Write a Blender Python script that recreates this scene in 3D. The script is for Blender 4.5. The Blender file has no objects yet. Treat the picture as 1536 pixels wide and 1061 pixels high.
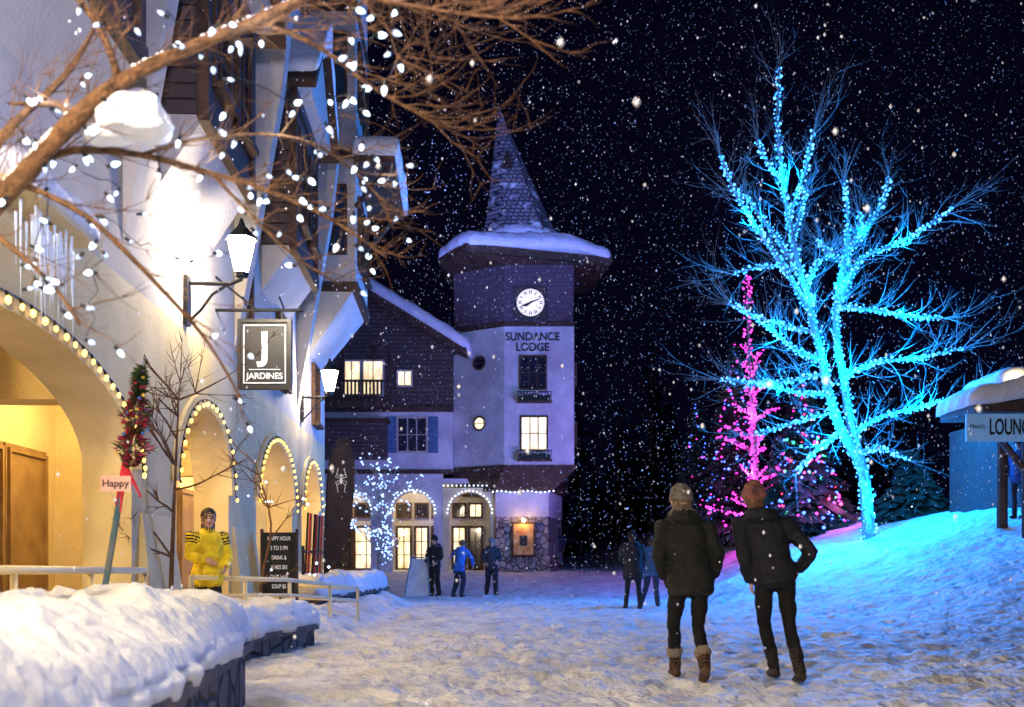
import bpy, math, random
import numpy as np
from mathutils import Vector, Matrix, noise, kdtree
random.seed(11)
R=random.random
def U(a,b): return a+(b-a)*random.random()
scene=bpy.context.scene
V=Vector
# ------------------------------------------------------------ materials
def mat(name,col,rough=.8,col2=None,nscale=4,bump=0,bscale=20,emit=None,estr=0,metal=0,detail=6,sss=0,spec=.3,ramp=(.35,.65),bdist=.05):
    m=bpy.data.materials.new(name); m.use_nodes=True
    nt=m.node_tree; n=nt.nodes; l=nt.links
    b=n['Principled BSDF']
    b.inputs['Roughness'].default_value=rough
    b.inputs['Metallic'].default_value=metal
    b.inputs['Specular IOR Level'].default_value=spec
    b.inputs['Base Color'].default_value=(*col,1)
    tc=n.new('ShaderNodeTexCoord')
    if col2:
        nz=n.new('ShaderNodeTexNoise'); nz.inputs['Scale'].default_value=nscale; nz.inputs['Detail'].default_value=detail
        rp=n.new('ShaderNodeValToRGB')
        rp.color_ramp.elements[0].position=ramp[0]; rp.color_ramp.elements[1].position=ramp[1]
        rp.color_ramp.elements[0].color=(*col,1); rp.color_ramp.elements[1].color=(*col2,1)
        l.new(tc.outputs['Object'],nz.inputs['Vector']); l.new(nz.outputs['Fac'],rp.inputs['Fac']); l.new(rp.outputs['Color'],b.inputs['Base Color'])
    if bump:
        nb=n.new('ShaderNodeTexNoise'); nb.inputs['Scale'].default_value=bscale; nb.inputs['Detail'].default_value=8
        bp=n.new('ShaderNodeBump'); bp.inputs['Strength'].default_value=bump; bp.inputs['Distance'].default_value=bdist
        l.new(tc.outputs['Object'],nb.inputs['Vector']); l.new(nb.outputs['Fac'],bp.inputs['Height']); l.new(bp.outputs['Normal'],b.inputs['Normal'])
    if emit:
        b.inputs['Emission Color'].default_value=(*emit,1); b.inputs['Emission Strength'].default_value=estr
        m.cycles.emission_sampling='NONE'
    return m
def emis(name,col,s,lamp=False):
    m=mat(name,(.5,.5,.5),.5,emit=col,estr=s)
    if lamp: m.cycles.emission_sampling='AUTO'
    return m
def room(name,c1,c2,s,scale=1.6):
    """lit interior seen through glass: uneven emission"""
    m=emis(name,c1,s); nt=m.node_tree;n=nt.nodes;l=nt.links;b=n['Principled BSDF']; b.inputs['Roughness'].default_value=.15
    tc=n.new('ShaderNodeTexCoord'); mp=n.new('ShaderNodeMapping'); mp.inputs['Scale'].default_value=(2.2,2.2,.9)
    v=n.new('ShaderNodeTexVoronoi'); v.distance='CHEBYCHEV'; v.inputs['Scale'].default_value=scale
    nz=n.new('ShaderNodeTexNoise'); nz.inputs['Scale'].default_value=2.2
    ad=n.new('ShaderNodeMath'); ad.operation='MULTIPLY_ADD'; ad.inputs[1].default_value=.6
    sp=n.new('ShaderNodeSeparateColor')
    l.new(tc.outputs['Object'],mp.inputs[0]); l.new(mp.outputs[0],v.inputs['Vector']); l.new(mp.outputs[0],nz.inputs['Vector'])
    l.new(v.outputs['Color'],sp.inputs[0]); l.new(sp.outputs[0],ad.inputs[0]); l.new(nz.outputs['Fac'],ad.inputs[2])
    rp=n.new('ShaderNodeValToRGB'); rp.color_ramp.elements[0].position=.45; rp.color_ramp.elements[1].position=1.0
    rp.color_ramp.elements[0].color=(*c1,1); rp.color_ramp.elements[1].color=(*c2,1)
    l.new(ad.outputs[0],rp.inputs[0]); l.new(rp.outputs[0],b.inputs['Emission Color'])
    return m
def cobble(name,c1,c2,mortar,scale):
    m=mat(name,c1,.85); nt=m.node_tree;n=nt.nodes;l=nt.links;b=n['Principled BSDF']
    tc=n.new('ShaderNodeTexCoord')
    v=n.new('ShaderNodeTexVoronoi'); v.inputs['Scale'].default_value=scale
    e=n.new('ShaderNodeTexVoronoi'); e.feature='DISTANCE_TO_EDGE'; e.inputs['Scale'].default_value=scale
    l.new(tc.outputs['Object'],v.inputs['Vector']); l.new(tc.outputs['Object'],e.inputs['Vector'])
    mx=n.new('ShaderNodeMixRGB'); mx.inputs[1].default_value=(*c1,1); mx.inputs[2].default_value=(*c2,1)
    l.new(v.outputs['Color'],mx.inputs[0])
    rp=n.new('ShaderNodeValToRGB'); rp.color_ramp.elements[0].position=.02; rp.color_ramp.elements[1].position=.09
    l.new(e.outputs['Distance'],rp.inputs['Fac'])
    m2=n.new('ShaderNodeMixRGB'); m2.inputs[1].default_value=(*mortar,1)
    l.new(rp.outputs['Color'],m2.inputs[0]); l.new(mx.outputs['Color'],m2.inputs[2]); l.new(m2.outputs['Color'],b.inputs['Base Color'])
    bp=n.new('ShaderNodeBump'); bp.inputs['Strength'].default_value=.8; bp.inputs['Distance'].default_value=.06
    l.new(rp.outputs['Color'],bp.inputs['Height']); l.new(bp.outputs['Normal'],b.inputs['Normal'])
    return m
def rows(name,c1,c2,gap,w,h,msize=.02,snow=None):
    m=mat(name,c1,.85); nt=m.node_tree;n=nt.nodes;l=nt.links;b=n['Principled BSDF']
    tc=n.new('ShaderNodeTexCoord'); sp=n.new('ShaderNodeSeparateXYZ'); ad=n.new('ShaderNodeMath'); cb=n.new('ShaderNodeCombineXYZ')
    l.new(tc.outputs['Object'],sp.inputs[0]); l.new(sp.outputs[0],ad.inputs[0]); l.new(sp.outputs[1],ad.inputs[1])
    l.new(ad.outputs[0],cb.inputs[0]); l.new(sp.outputs[2],cb.inputs[1])
    br=n.new('ShaderNodeTexBrick'); br.inputs['Scale'].default_value=1; br.inputs['Brick Width'].default_value=w; br.inputs['Row Height'].default_value=h
    br.inputs['Mortar Size'].default_value=msize; br.inputs['Color1'].default_value=(*c1,1); br.inputs['Color2'].default_value=(*c2,1); br.inputs['Mortar'].default_value=(*gap,1)
    l.new(cb.outputs[0],br.inputs['Vector'])
    out=br.outputs['Color']
    if snow:
        nz=n.new('ShaderNodeTexNoise'); nz.inputs['Scale'].default_value=2.5; nz.inputs['Detail'].default_value=8
        l.new(tc.outputs['Object'],nz.inputs['Vector'])
        rp=n.new('ShaderNodeValToRGB'); rp.color_ramp.elements[0].position=snow; rp.color_ramp.elements[1].position=snow+.12
        l.new(nz.outputs['Fac'],rp.inputs['Fac'])
        mx=n.new('ShaderNodeMixRGB'); mx.inputs[2].default_value=(.75,.77,.8,1)
        l.new(rp.outputs['Color'],mx.inputs[0]); l.new(out,mx.inputs[1]); out=mx.outputs['Color']
    l.new(out,b.inputs['Base Color'])
    bp=n.new('ShaderNodeBump'); bp.inputs['Strength'].default_value=.6; bp.inputs['Distance'].default_value=.03; bp.invert=True
    l.new(br.outputs['Fac'],bp.inputs['Height']); l.new(bp.outputs['Normal'],b.inputs['Normal'])
    return m
SNOW=mat('snow',(.80,.81,.85),.55,(.70,.71,.77),3,.8,11,spec=.4)
GROUND=mat('trampled_snow',(.82,.82,.86),.6,(.40,.39,.42),1.9,1.0,6,ramp=(.45,.80),spec=.35,bdist=.15,detail=8)
CREAM=mat('cream_stucco',(.74,.62,.38),.85,(.60,.49,.28),1.3,.35,35)
WHITE=mat('white_stucco',(.62,.60,.60),.85,(.44,.42,.43),1.1,.6,24)
UPPER=mat('pale_upper_stucco',(.58,.54,.50),.85,(.42,.39,.36),.9,.4,24)
WOOD=mat('dark_timber',(.085,.045,.025),.7,(.05,.025,.015),3,.3,40)
BROWN=rows('brown_board_siding',(.095,.065,.055),(.075,.05,.045),(.025,.015,.012),2.5,.16,.012)
SHINGLE=rows('wood_shingles',(.28,.25,.26),(.15,.13,.14),(.03,.03,.04),.22,.17,.025,snow=.58)
BANDSH=rows('shingle_band',(.09,.055,.065),(.075,.045,.055),(.045,.028,.035),.2,.17,.008)
STONE=cobble('river_stone',(.42,.38,.33),(.16,.14,.13),(.05,.045,.04),4.2)
WALLST=cobble('planter_stone',(.17,.13,.10),(.09,.07,.06),(.03,.025,.02),3.2)
GLASS=mat('dark_glass',(.02,.022,.03),.08,spec=.8)
LITW=room('lit_window_glass',(.55,.36,.13),(1,.85,.5),1.5)
LITW2=room('lit_window_dim',(.25,.11,.03),(1,.62,.25),.8)
FRAME=mat('window_trim',(.45,.40,.33),.6)
BLACK=mat('black_iron',(.012,.012,.013),.45)
BARK=mat('bark',(.20,.10,.045),.85,(.09,.045,.022),20,.8,60)
BARK2=mat('pale_bark',(.30,.29,.28),.85,(.16,.15,.15),14,.5,40)
RAILP=mat('cream_painted_metal',(.78,.68,.44),.45)
BLUESH=mat('blue_shutter',(.08,.16,.28),.6,(.06,.12,.22),5)
LIT_LAMP=emis('lantern_light',(1,.84,.62),400,True)
LIT_LAMP2=emis('lantern_light_far',(1,.82,.56),330,True)
ASSUMED_LAMP=emis('assumed_lantern_light',(1,.80,.54),1500,True)
BLUEB=emis('blue_bulb',(.015,.21,1),3.2)
BLUEB2=emis('pale_blue_bulb',(.08,.36,1),4.2)
MAGB=emis('magenta_bulb',(.9,.02,.55),4)
REDB=emis('red_bulb',(1,.03,.08),4)
GRNB=emis('green_bulb',(.05,1,.5),2)
BLU2=emis('deep_blue_bulb',(.04,.12,1),6)
WHB=emis('cool_white_bulb',(.62,.80,1),5)
WHB2=emis('cool_white_bulb_dim',(.45,.66,1),1.6)
YELB=emis('yellow_bulb',(1,.62,.06),4)
ARCW=emis('warm_white_bulb',(1,.8,.45),4)
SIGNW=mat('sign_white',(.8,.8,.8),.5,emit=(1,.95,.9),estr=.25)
TEXTD=mat('dark_lettering',(.02,.02,.025),.5)
NEEDLE=mat('conifer_needles',(.03,.05,.03),.8,(.015,.03,.018),6)
NEEDLED=mat('dark_conifer_needles',(.010,.014,.011),.95)
# ------------------------------------------------------------ mesh builder
class MB:
    def __init__(s,M=None): s.v=[];s.f=[];s.m=[];s.M=M
    def add(s,vs,fs,mi=0):
        o=len(s.v)
        if s.M is not None: vs=[s.M@V(v) for v in vs]
        s.v+=[tuple(v) for v in vs]; s.f+=[tuple(i+o for i in f) for f in fs]; s.m+=[mi]*len(fs)
    def merge(s,m2):
        o=len(s.v); s.v+=m2.v; s.f+=[tuple(i+o for i in f) for f in m2.f]; s.m+=m2.m
    def box(s,x0,x1,y0,y1,z0,z1,mi=0):
        s.add([(x0,y0,z0),(x1,y0,z0),(x1,y1,z0),(x0,y1,z0),(x0,y0,z1),(x1,y0,z1),(x1,y1,z1),(x0,y1,z1)],
              [(3,2,1,0),(4,5,6,7),(0,1,5,4),(1,2,6,5),(2,3,7,6),(3,0,4,7)],mi)
    def loft(s,A,zA,B,zB,mi=0):
        n=len(A); vs=[(p[0],p[1],zA) for p in A]+[(p[0],p[1],zB) for p in B]
        fs=[(i,(i+1)%n,n+(i+1)%n,n+i) for i in range(n)]+[tuple(range(n))[::-1],tuple(range(n,2*n))]
        s.add(vs,fs,mi)
    def ext(s,poly,vec,mi=0):
        n=len(poly); vec=V(vec); vs=[V(p) for p in poly]+[V(p)+vec for p in poly]
        fs=[(i,(i+1)%n,n+(i+1)%n,n+i) for i in range(n)]+[tuple(range(n))[::-1],tuple(range(n,2*n))]
        s.add(vs,fs,mi)
    def tube(s,pts,rads,n=6,mi=0):
        pts=[V(p) for p in pts]; k=len(pts)
        if not hasattr(rads,'__len__'): rads=[rads]*k
        vs=[];prev=None
        for i in range(k):
            t=(pts[min(i+1,k-1)]-pts[max(i-1,0)])
            if t.length<1e-9: t=V((0,0,1))
            t.normalize()
            if prev is None:
                a=t.orthogonal().normalized()
            else:
                a=prev-t*prev.dot(t)
                a=a.normalized() if a.length>1e-6 else t.orthogonal().normalized()
            prev=a; b=t.cross(a)
            for j in range(n):
                an=2*math.pi*j/n; vs.append(pts[i]+(a*math.cos(an)+b*math.sin(an))*rads[i])
        fs=[]
        for i in range(k-1):
            for j in range(n):
                fs.append((i*n+j,i*n+(j+1)%n,(i+1)*n+(j+1)%n,(i+1)*n+j))
        fs.append(tuple(range(n))[::-1]); fs.append(tuple(range((k-1)*n,k*n)))
        s.add(vs,fs,mi)
    def ball(s,c,r,mi=0,sz=1,lv=0):
        vs,fs=ICO[lv]; c=V(c)
        s.add([c+V((v[0]*r,v[1]*r,v[2]*r*sz)) for v in vs],fs,mi)
    def obj(s,name,mats,parent=None,smooth=False):
        me=bpy.data.meshes.new(name); me.from_pydata(s.v,[],s.f)
        if not isinstance(mats,(list,tuple)): mats=[mats]
        for m in mats: me.materials.append(m)
        me.polygons.foreach_set('material_index',s.m)
        if smooth: me.polygons.foreach_set('use_smooth',[True]*len(s.f))
        me.update()
        o=bpy.data.objects.new(name,me); scene.collection.objects.link(o)
        if parent: o.parent=parent
        return o
import bmesh
ICO=[]
for lv in (1,2,3,4):
    bm=bmesh.new(); bmesh.ops.create_icosphere(bm,subdivisions=lv,radius=1)
    ICO.append(([tuple(v.co) for v in bm.verts],[tuple(v.index for v in f.verts) for f in bm.faces])); bm.free()
OCT=([(1,0,0),(-1,0,0),(0,1,0),(0,-1,0),(0,0,1),(0,0,-1)],[(0,2,4),(2,1,4),(1,3,4),(3,0,4),(2,0,5),(1,2,5),(3,1,5),(0,3,5)])
def grp(name):
    o=bpy.data.objects.new(name,None); o.empty_display_size=.2; scene.collection.objects.link(o); return o
def text(s,size,loc,rot,m,parent,name,ext=.01,align='CENTER',sx=1,bold=0):
    c=bpy.data.curves.new(name,'FONT'); c.body=s; c.size=size; c.extrude=ext; c.align_x=align; c.align_y='CENTER'; c.offset=bold
    o=bpy.data.objects.new(name+'_c',c); scene.collection.objects.link(o)
    bpy.context.view_layer.update()
    me=bpy.data.meshes.new_from_object(o.evaluated_get(bpy.context.evaluated_depsgraph_get()))
    bpy.data.objects.remove(o); me.materials.clear(); me.materials.append(m)
    o=bpy.data.objects.new(name,me); o.location=loc; o.rotation_euler=rot; o.scale=(sx,1,1); scene.collection.objects.link(o)
    o.parent=parent; return o
def ss(a,b,x):
    t=max(0,min(1,(x-a)/(b-a))); return t*t*(3-2*t)
def pointlight(name,loc,P,col,r=.06,parent=None):
    l=bpy.data.lights.new(name,'POINT'); l.energy=P; l.color=col; l.shadow_soft_size=r
    o=bpy.data.objects.new(name,l); o.location=loc; scene.collection.objects.link(o)
    if parent: o.parent=parent
    return o
# ------------------------------------------------------------ ground
def gbase(x,y):
    z=.6*ss(29,41,y)+.6*ss(41,75,y)
    m=2.3*ss(3.8,12,x)*ss(11,23,y)
    z=max(z,0)+m
    z+=.35*math.exp(-((x-5.6)/1.0)**2-((y-24.5)/2.2)**2)*1.0
    z+=.35*math.exp(-((x-7.6)/1.2)**2-((y-28)/2.5)**2)
    if x<-2.2 and 13<y<25:
        z+=.30*ss(2.2,3.0,-x)*ss(13,14.5,y)*(1-ss(23,25,y))
    return z
def gz(x,y): return gbase(x,y)
def build_ground():
    xs=list(np.arange(-60,-6,6))+list(np.arange(-6,-3.2,.35))+list(np.arange(-3.2,9,.058))+list(np.arange(9,15,.2))+list(np.arange(15,30,1.5))+[30,40,60,100,200]
    xs=[-200,-120]+xs
    ys=[-60,-30,-15,-8,-4,-2,0,1,2,3]+list(np.arange(3.5,14,.05))+list(np.arange(14,26,.11))+list(np.arange(26,48,.4))+list(np.arange(48,80,3))+[80,100,150,250,400]
    nx,ny=len(xs),len(ys); vs=[]
    for y in ys:
        for x in xs:
            z=gbase(x,y)
            if -6<x<15 and 2<y<48:
                p=V((x,y,0))
                z+=.06*noise.noise(p*.8)+.04*noise.noise(p*2.3)
                if -4<x<10 and y<32:
                    q=V((x*2.9+.5*noise.noise(p*1.5),y*2.5+.5*noise.noise(p*1.3+V((7,0,0))),0))
                    d=noise.voronoi(q)[0][0]
                    dens=max(0,.6+.9*noise.noise(p*.45+V((5,2,0))))
                    soft=(1-.5*ss(5,8,x))
                    z-=.12*max(0,1-d/.48)**.7*dens*soft
                    z+=(.036*noise.noise(p*5.5)+.030*noise.noise(p*10)+.014*noise.noise(p*19))*soft
            vs.append((float(x),float(y),z))
    fs=[(j*nx+i,j*nx+i+1,(j+1)*nx+i+1,(j+1)*nx+i) for j in range(ny-1) for i in range(nx-1)]
    me=bpy.data.meshes.new('snowy_ground'); me.from_pydata(vs,[],fs); me.materials.append(GROUND)
    me.polygons.foreach_set('use_smooth',[True]*len(fs)); me.update()
    o=bpy.data.objects.new('snowy_ground',me); scene.collection.objects.link(o)
build_ground()
def snowcap(poly,zf,h,r,name,parent=None,seg=.08,rings=22,amp=.05,sag=.06,M=None,material=None):
    if not callable(zf):
        z0=zf; zf=lambda x,y:z0
    pts=[]
    n=len(poly)
    for i in range(n):
        a=V((*poly[i],0));b=V((*poly[(i+1)%n],0)); k=max(2,int((b-a).length/seg))
        for j in range(k): pts.append(a.lerp(b,j/k))
    for _ in range(3): pts=[(pts[i-1]+pts[i]*2+pts[(i+1)%len(pts)])/4 for i in range(len(pts))]
    c=sum(pts,V())/len(pts); N=len(pts); vs=[]; 
    for k in range(rings+1):
        s=1-(k/rings)**1.6 if k<rings else 0
        for p in pts:
            q=c+(p-c)*s; d=(p-c).length*(1-s)
            t=min(1,d/r); z=zf(q.x,q.y)+h*math.sqrt(max(0,1-(1-t)**2))-(sag if k==0 else 0)
            nn=noise.noise(V((q.x*2.2,q.y*2.2,3)))*amp+noise.noise(V((q.x*6,q.y*6,z*6)))*amp*.6+noise.noise(V((q.x*14,q.y*14,z*9)))*amp*.3
            z+=nn*(.3+.7*t)
            if k<6:
                w=noise.noise(V((p.x*3,p.y*3,9)))*amp*1.2; dr=(p-c); dr=dr.normalized() if dr.length>0 else dr; q=q+dr*(w+(.03*math.sin(k/5*math.pi)))
            vs.append((q.x,q.y,z))
    fs=[]
    for k in range(rings):
        for i in range(N): fs.append((k*N+i,k*N+(i+1)%N,(k+1)*N+(i+1)%N,(k+1)*N+i))
    fs.append(tuple(range(N))[::-1])
    mb=MB(M); mb.add(vs,fs); return mb.obj(name,material or SNOW,parent,True)
def frame(o,right,out): 
    r=V(right).normalized();u=V(out).normalized()
    return Matrix(((r.x,u.x,0,o[0]),(r.y,u.y,0,o[1]),(r.z,u.z,1,o[2]),(0,0,0,1)))
def window(mb,cx,z0,w,h,fr,gl,cols=2,rws=3,t=.07,out=.07,shut=None):
    x0=cx-w/2;x1=cx+w/2;z1=z0+h
    mb.box(x0,x1,.004,.02,z0,z1,gl)
    mb.box(x0-t,x0,.0,out,z0-t,z1+t,fr);mb.box(x1,x1+t,.0,out,z0-t,z1+t,fr)
    mb.box(x0,x1,.0,out,z1,z1+t,fr);mb.box(x0-.04,x1+.04,-.0,out+.08,z0-t,z0-.003,fr)
    for i in range(1,cols):
        x=x0+w*i/cols; mb.box(x-.02,x+.02,.02,.045,z0,z1,fr)
    for i in range(1,rws):
        z=z0+h*i/rws; mb.box(x0,x1,.021,.04,z-.015,z+.015,fr)
    if shut is not None:
        for sx in (-1,1):
            xa=cx+sx*(w/2+t+.01); xb=xa+sx*w*.36
            mb.box(min(xa,xb),max(xa,xb),0,.05,z0-t,z1+t,shut)
            for k in range(8):
                zz=z0+(h)*k/8; mb.box(min(xa,xb)+.03,max(xa,xb)-.03,.05,.065,zz+.02,zz+h/8-.04,shut)
def archwall(mb,t0,t1,z0,z1,arches,b0,b1,mi=0,step=.12):
    cuts={t0,t1}
    for (a,b,zs,zt) in arches:
        k=int((b-a)/step)+6
        for i in range(k+1):
            cuts.add((a+b)/2-(b-a)/2*math.cos(math.pi*i/k))
    cuts=sorted(cuts)
    def low(t,a,b,zs,zt):
        c=(a+b)/2;h=(b-a)/2; return zs+(zt-zs)*math.sqrt(max(0,1-((t-c)/h)**2))
    for i in range(len(cuts)-1):
        p,q=cuts[i],cuts[i+1]; mid=(p+q)/2; A=None
        for ar in arches:
            if ar[0]<mid<ar[1]: A=ar
        zl,zr=(z0,z0) if A is None else (low(p,*A),low(q,*A))
        mb.add([(p,b1,zl),(q,b1,zr),(q,b1,z1),(p,b1,z1)],[(0,1,2,3)],mi)
        mb.add([(p,b0,zl),(q,b0,zr),(q,b0,z1),(p,b0,z1)],[(3,2,1,0)],mi)
        if A is not None: mb.add([(p,b0,zl),(q,b0,zr),(q,b1,zr),(p,b1,zl)],[(0,1,2,3)],mi)
        mb.add([(p,b0,z1),(q,b0,z1),(q,b1,z1),(p,b1,z1)],[(0,1,2,3)],mi)
    for (a,b,zs,zt) in arches:
        for t in (a,b): mb.add([(t,b0,z0),(t,b1,z0),(t,b1,zs),(t,b0,zs)],[(0,1,2,3)],mi)
    for t in (t0,t1): mb.add([(t,b0,z0),(t,b1,z0),(t,b1,z1),(t,b0,z1)],[(0,1,2,3)],mi)
def archpts(a,b,zs,zt,n,ext=0):
    out=[]
    c=(a+b)/2;h=(b-a)/2+ext
    for i in range(n+1):
        th=math.pi*(1-i/n); out.append((c+h*math.cos(th),zs+(zt-zs+ext)*math.sin(th)))
    return out
# ------------------------------------------------------------ lanterns
def lantern_mesh(mb,c,s=1.0):
    x,y,z=c
    def hexa(r): return [(x+r*math.cos(math.pi/3*i),y+r*math.sin(math.pi/3*i)) for i in range(6)]
    mb.loft(hexa(.07*s),z-.20*s,hexa(.15*s),z+.16*s,1)
    mb.loft(hexa(.075*s),z-.25*s,hexa(.085*s),z-.202*s,0)
    mb.loft(hexa(.19*s),z+.162*s,hexa(.06*s),z+.30*s,0)
    mb.loft(hexa(.05*s),z+.30*s,hexa(.015*s),z+.40*s,0)
    a=hexa(.078*s);b=hexa(.158*s)
    for i in range(6): mb.tube([(*a[i],z-.2*s),(*b[i],z+.16*s)],.009*s,4,0)
def F(t,u,z): return V((-3.05-.0524*t+u,t+.0524*u,z))
FM=Matrix(((-.0524,1,0,-3.05),(1,.0524,0,0),(0,0,1,0),(0,0,0,1)))
def wall_lantern(t,z,lm,s=1.0,u=.62):
    g=grp('wall_lantern'); mb=MB()
    w=F(t,.0,z-.55); L=F(t,u,z)
    mb.box(w.x,w.x+.05,w.y-.07,w.y+.07,w.z-.25,w.z+.3,0)
    a=F(t,.05,z-.33); b=F(t,u-.12,z-.33); c=F(t,u,z-.28)
    mb.tube([a,b,c,F(t,u,z-.22)],.022,8,0)
    mb.tube([F(t,.05,z-.75),F(t,.18,z-.62),F(t,.30,z-.45),F(t,.45,z-.35)],.016,8,0)
    lantern_mesh(mb,L,s)
    mb.obj('lantern',[BLACK,lm],g)
    return g
wall_lantern(11.1,4.45,LIT_LAMP)
wall_lantern(19.2,4.5,LIT_LAMP2,1.05,.55)
wall_lantern(1.2,4.0,ASSUMED_LAMP)  # assumed lantern, out of frame, added to light the near snow
def assumed_street_lamp(x,y,h,m):
    g=grp('assumed_street_lamp'); mb=MB()
    mb.tube([(x,y,0),(x,y,.3),(x,y,.35),(x,y,h-.25)],[.11,.10,.06,.04],10,0)
    lantern_mesh(mb,(x,y,h),1.2); mb.obj('assumed_post_and_lantern',[BLACK,m],g)
assumed_street_lamp(.6,-1.6,4.4,emis('assumed_plaza_light',(1,.88,.76),820,True))  # assumed unseen lamp post behind the camera, lighting the foreground snow
# ------------------------------------------------------------ left building
lb=grp('arcaded_village_building')
ARCH=[(4.4,9.3,1.9,2.72),(10.75,13.2,1.9,2.85),(15.0,18.2,2.0,2.98),(19.3,21.6,2.1,3.0)]
mb=MB(FM)
archwall(mb,-2,22.6,0,3.6,ARCH,-.45,0,0)
mb.box(-2,22.6,-.45,0,3.6,15,2)
mb.box(-2,22.6,-6,-.45,3.25,3.4,0)
mb.box(-2,22.6,-2.6,-2.4,0,3.25,0)
mb.box(22.35,22.6,-9,-.451,0,15,1)
for t in (9.9,14.0,18.7): mb.box(t-.2,t+.2,-2.4,-.45,2.6,3.25,0)
mb.box(8.0,8.25,-2.4,-1.2,0,3.25,0)
mb.box(13.6,13.8,-2.4,-1.0,0,3.25,0)
for (a,b) in ((9.3,10.75),(13.2,15.0),(18.2,19.3),(21.6,22.6)):
    mb.add([(a+.12,0,.0),(b-.12,0,.0),(b-.12,.22,.0),(a+.12,.22,.0),(a+.25,0,1.5),(b-.25,0,1.5),(b-.25,.02,1.5),(a+.25,.02,1.5)],[(0,1,5,4),(1,2,6,5),(2,3,7,6),(3,0,4,7)],0)
mb.obj('walls',[CREAM,WHITE,UPPER],lb)
mb=MB(FM)
for a in ARCH:
    p=archpts(*a,22,0); q=archpts(*a,22,.16)
    for i in range(22):
        mb.add([(p[i][0],.05,p[i][1]),(p[i+1][0],.05,p[i+1][1]),(q[i+1][0],.05,q[i+1][1]),(q[i][0],.05,q[i][1]),
                (p[i][0],.0,p[i][1]),(p[i+1][0],.0,p[i+1][1]),(q[i+1][0],.0,q[i+1][1]),(q[i][0],.0,q[i][1])],[(0,1,2,3),(0,1,5,4),(2,3,7,6)],0)
mb.obj('arch_rims',CREAM,lb)
mb=MB(FM)
def bay(t0,t1,u,z0,z1):
    mb.box(t0,t1,0,u,z0,z1,0)
    mb.add([(t0,0,z0-.7),(t1,0,z0-.7),(t0,u,z0),(t1,u,z0),(t0,0,z0),(t1,0,z0)],[(0,1,3,2),(0,2,4),(1,3,5)],2)
    n=max(1,int((t1-t0)/1.1))
    mb2=MB(FM@Matrix.Translation((0,u,0)))
    for i in range(n):
        c=t0+(t1-t0)*(i+.5)/n
        window(mb2,c,z0+.45,.62,z1-z0-.9,1,3,2,3)
    mb.merge(mb2)
    for t in (t0,t1): mb.box(t-.07,t+.07,u-.07,u+.05,z0-.05,z1+.05,1)
    for z in (z0,z1): mb.box(t0-.1,t1+.1,u-.05,u+.06,z-.1,z+.1,1)
    tm=(t0+t1)/2; hz=1.25*(t1-t0)/2
    mb.ext([(t0-.25,0,z1+.1),(t1+.25,0,z1+.1),(tm,0,z1+.1+hz)],(0,u+.25,0),2)
    for sg,ta in ((1,t0-.35),(-1,t1+.35)):
        mb.ext([(ta,-.02,z1-.02),(tm,-.02,z1+.2+hz),(tm,-.02,z1+.36+hz),(ta,-.02,z1+.14)],(0,u+.40,0),1)
bay(10.2,12.4,.45,5.6,7.6)
bay(15.4,17.6,.5,5.9,8.2)
bay(6.0,8.2,.4,5.2,7.0)
mb.box(20.3,22.9,-.2,.93,6.6,15,2)
mb.add([(20.3,0,5.2),(22.9,-.2,5.2),(20.3,.93,6.6),(22.9,.93,6.6),(20.3,0,6.6),(22.9,0,6.6)],[(0,1,3,2),(0,2,4),(1,3,5)],2)
m2=MB(FM@Matrix.Translation((0,.93,0)))
window(m2,21.0,7.2,.6,1.3,1,3);window(m2,22.1,7.2,.6,1.3,1,3);window(m2,21.0,10.4,.6,1.3,1,3);window(m2,22.1,10.4,.6,1.3,1,3)
mb.merge(m2)
m2=MB(frame(F(20.3,0,0),(1,0,0),(0,-1,0)))
window(m2,.5,7.3,.42,1.3,1,3,2,3,t=.06); window(m2,.5,10.4,.42,1.3,1,3,2,3,t=.06); mb.merge(m2)
for z in (6.6,9.3,12.3): mb.box(20.25,22.95,-.2,.98,z-.1,z+.1,1)
for t in (13.7,18.9,9.2):
    mb.ext([(t-.14,0,3.9),(t-.14,0,8.6),(t-.14,.75,8.6),(t-.14,.62,7.4)],(.28,0,0),2)
for t,z in ((14.1,3.95),(17.0,4.0),(21.0,3.9)):
    m2=MB(FM); window(m2,t,z,.7,1.15,1,3); mb.merge(m2)
for z in (8.9,11.6):
    for t in (7,9.5,13.8,16.5,19):
        m2=MB(FM); window(m2,t,z,.8,1.4,1,3); mb.merge(m2)
mb.box(-2,20.29,0,.08,8.62,8.8,1)
mb.box(-2,23.4,-.45,1.3,15,15.25,1)
mb.obj('upper_storeys',[BROWN,WOOD,UPPER,GLASS],lb)
mb=MB(FM)
mb.box(19.9,23.3,.931,1.75,9.0,9.18,0)
mb.tube([(20.2,.95,8.2),(20.2,1.6,8.98)],.06,6,0); mb.tube([(23,.95,8.2),(23,1.6,8.98)],.06,6,0)
mb.obj('side_canopy',WOOD,lb)
snowcap([(19.8,.9),(23.4,.9),(23.4,1.85),(19.8,1.85)],9.19,.42,.4,'canopy_snow',lb,M=FM,amp=.04)
for (t0,t1,u,z1) in ((10.2,12.4,.45,7.6),(15.4,17.6,.5,8.2)):
    tm=(t0+t1)/2;hz=1.25*(t1-t0)/2
    snowcap([(t0-.3,0),(t1+.3,0),(t1+.3,u+.4),(t0-.3,u+.4)],(lambda x,y,tm=tm,hz=hz,z1=z1,t0=t0:z1+.3+hz*(1-abs(x-tm)/(tm-t0+.3))),.16,.3,'gable_snow',lb,M=FM,amp=.03)
mb=MB(FM@Matrix.Translation((0,-2.4,0)))
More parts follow.
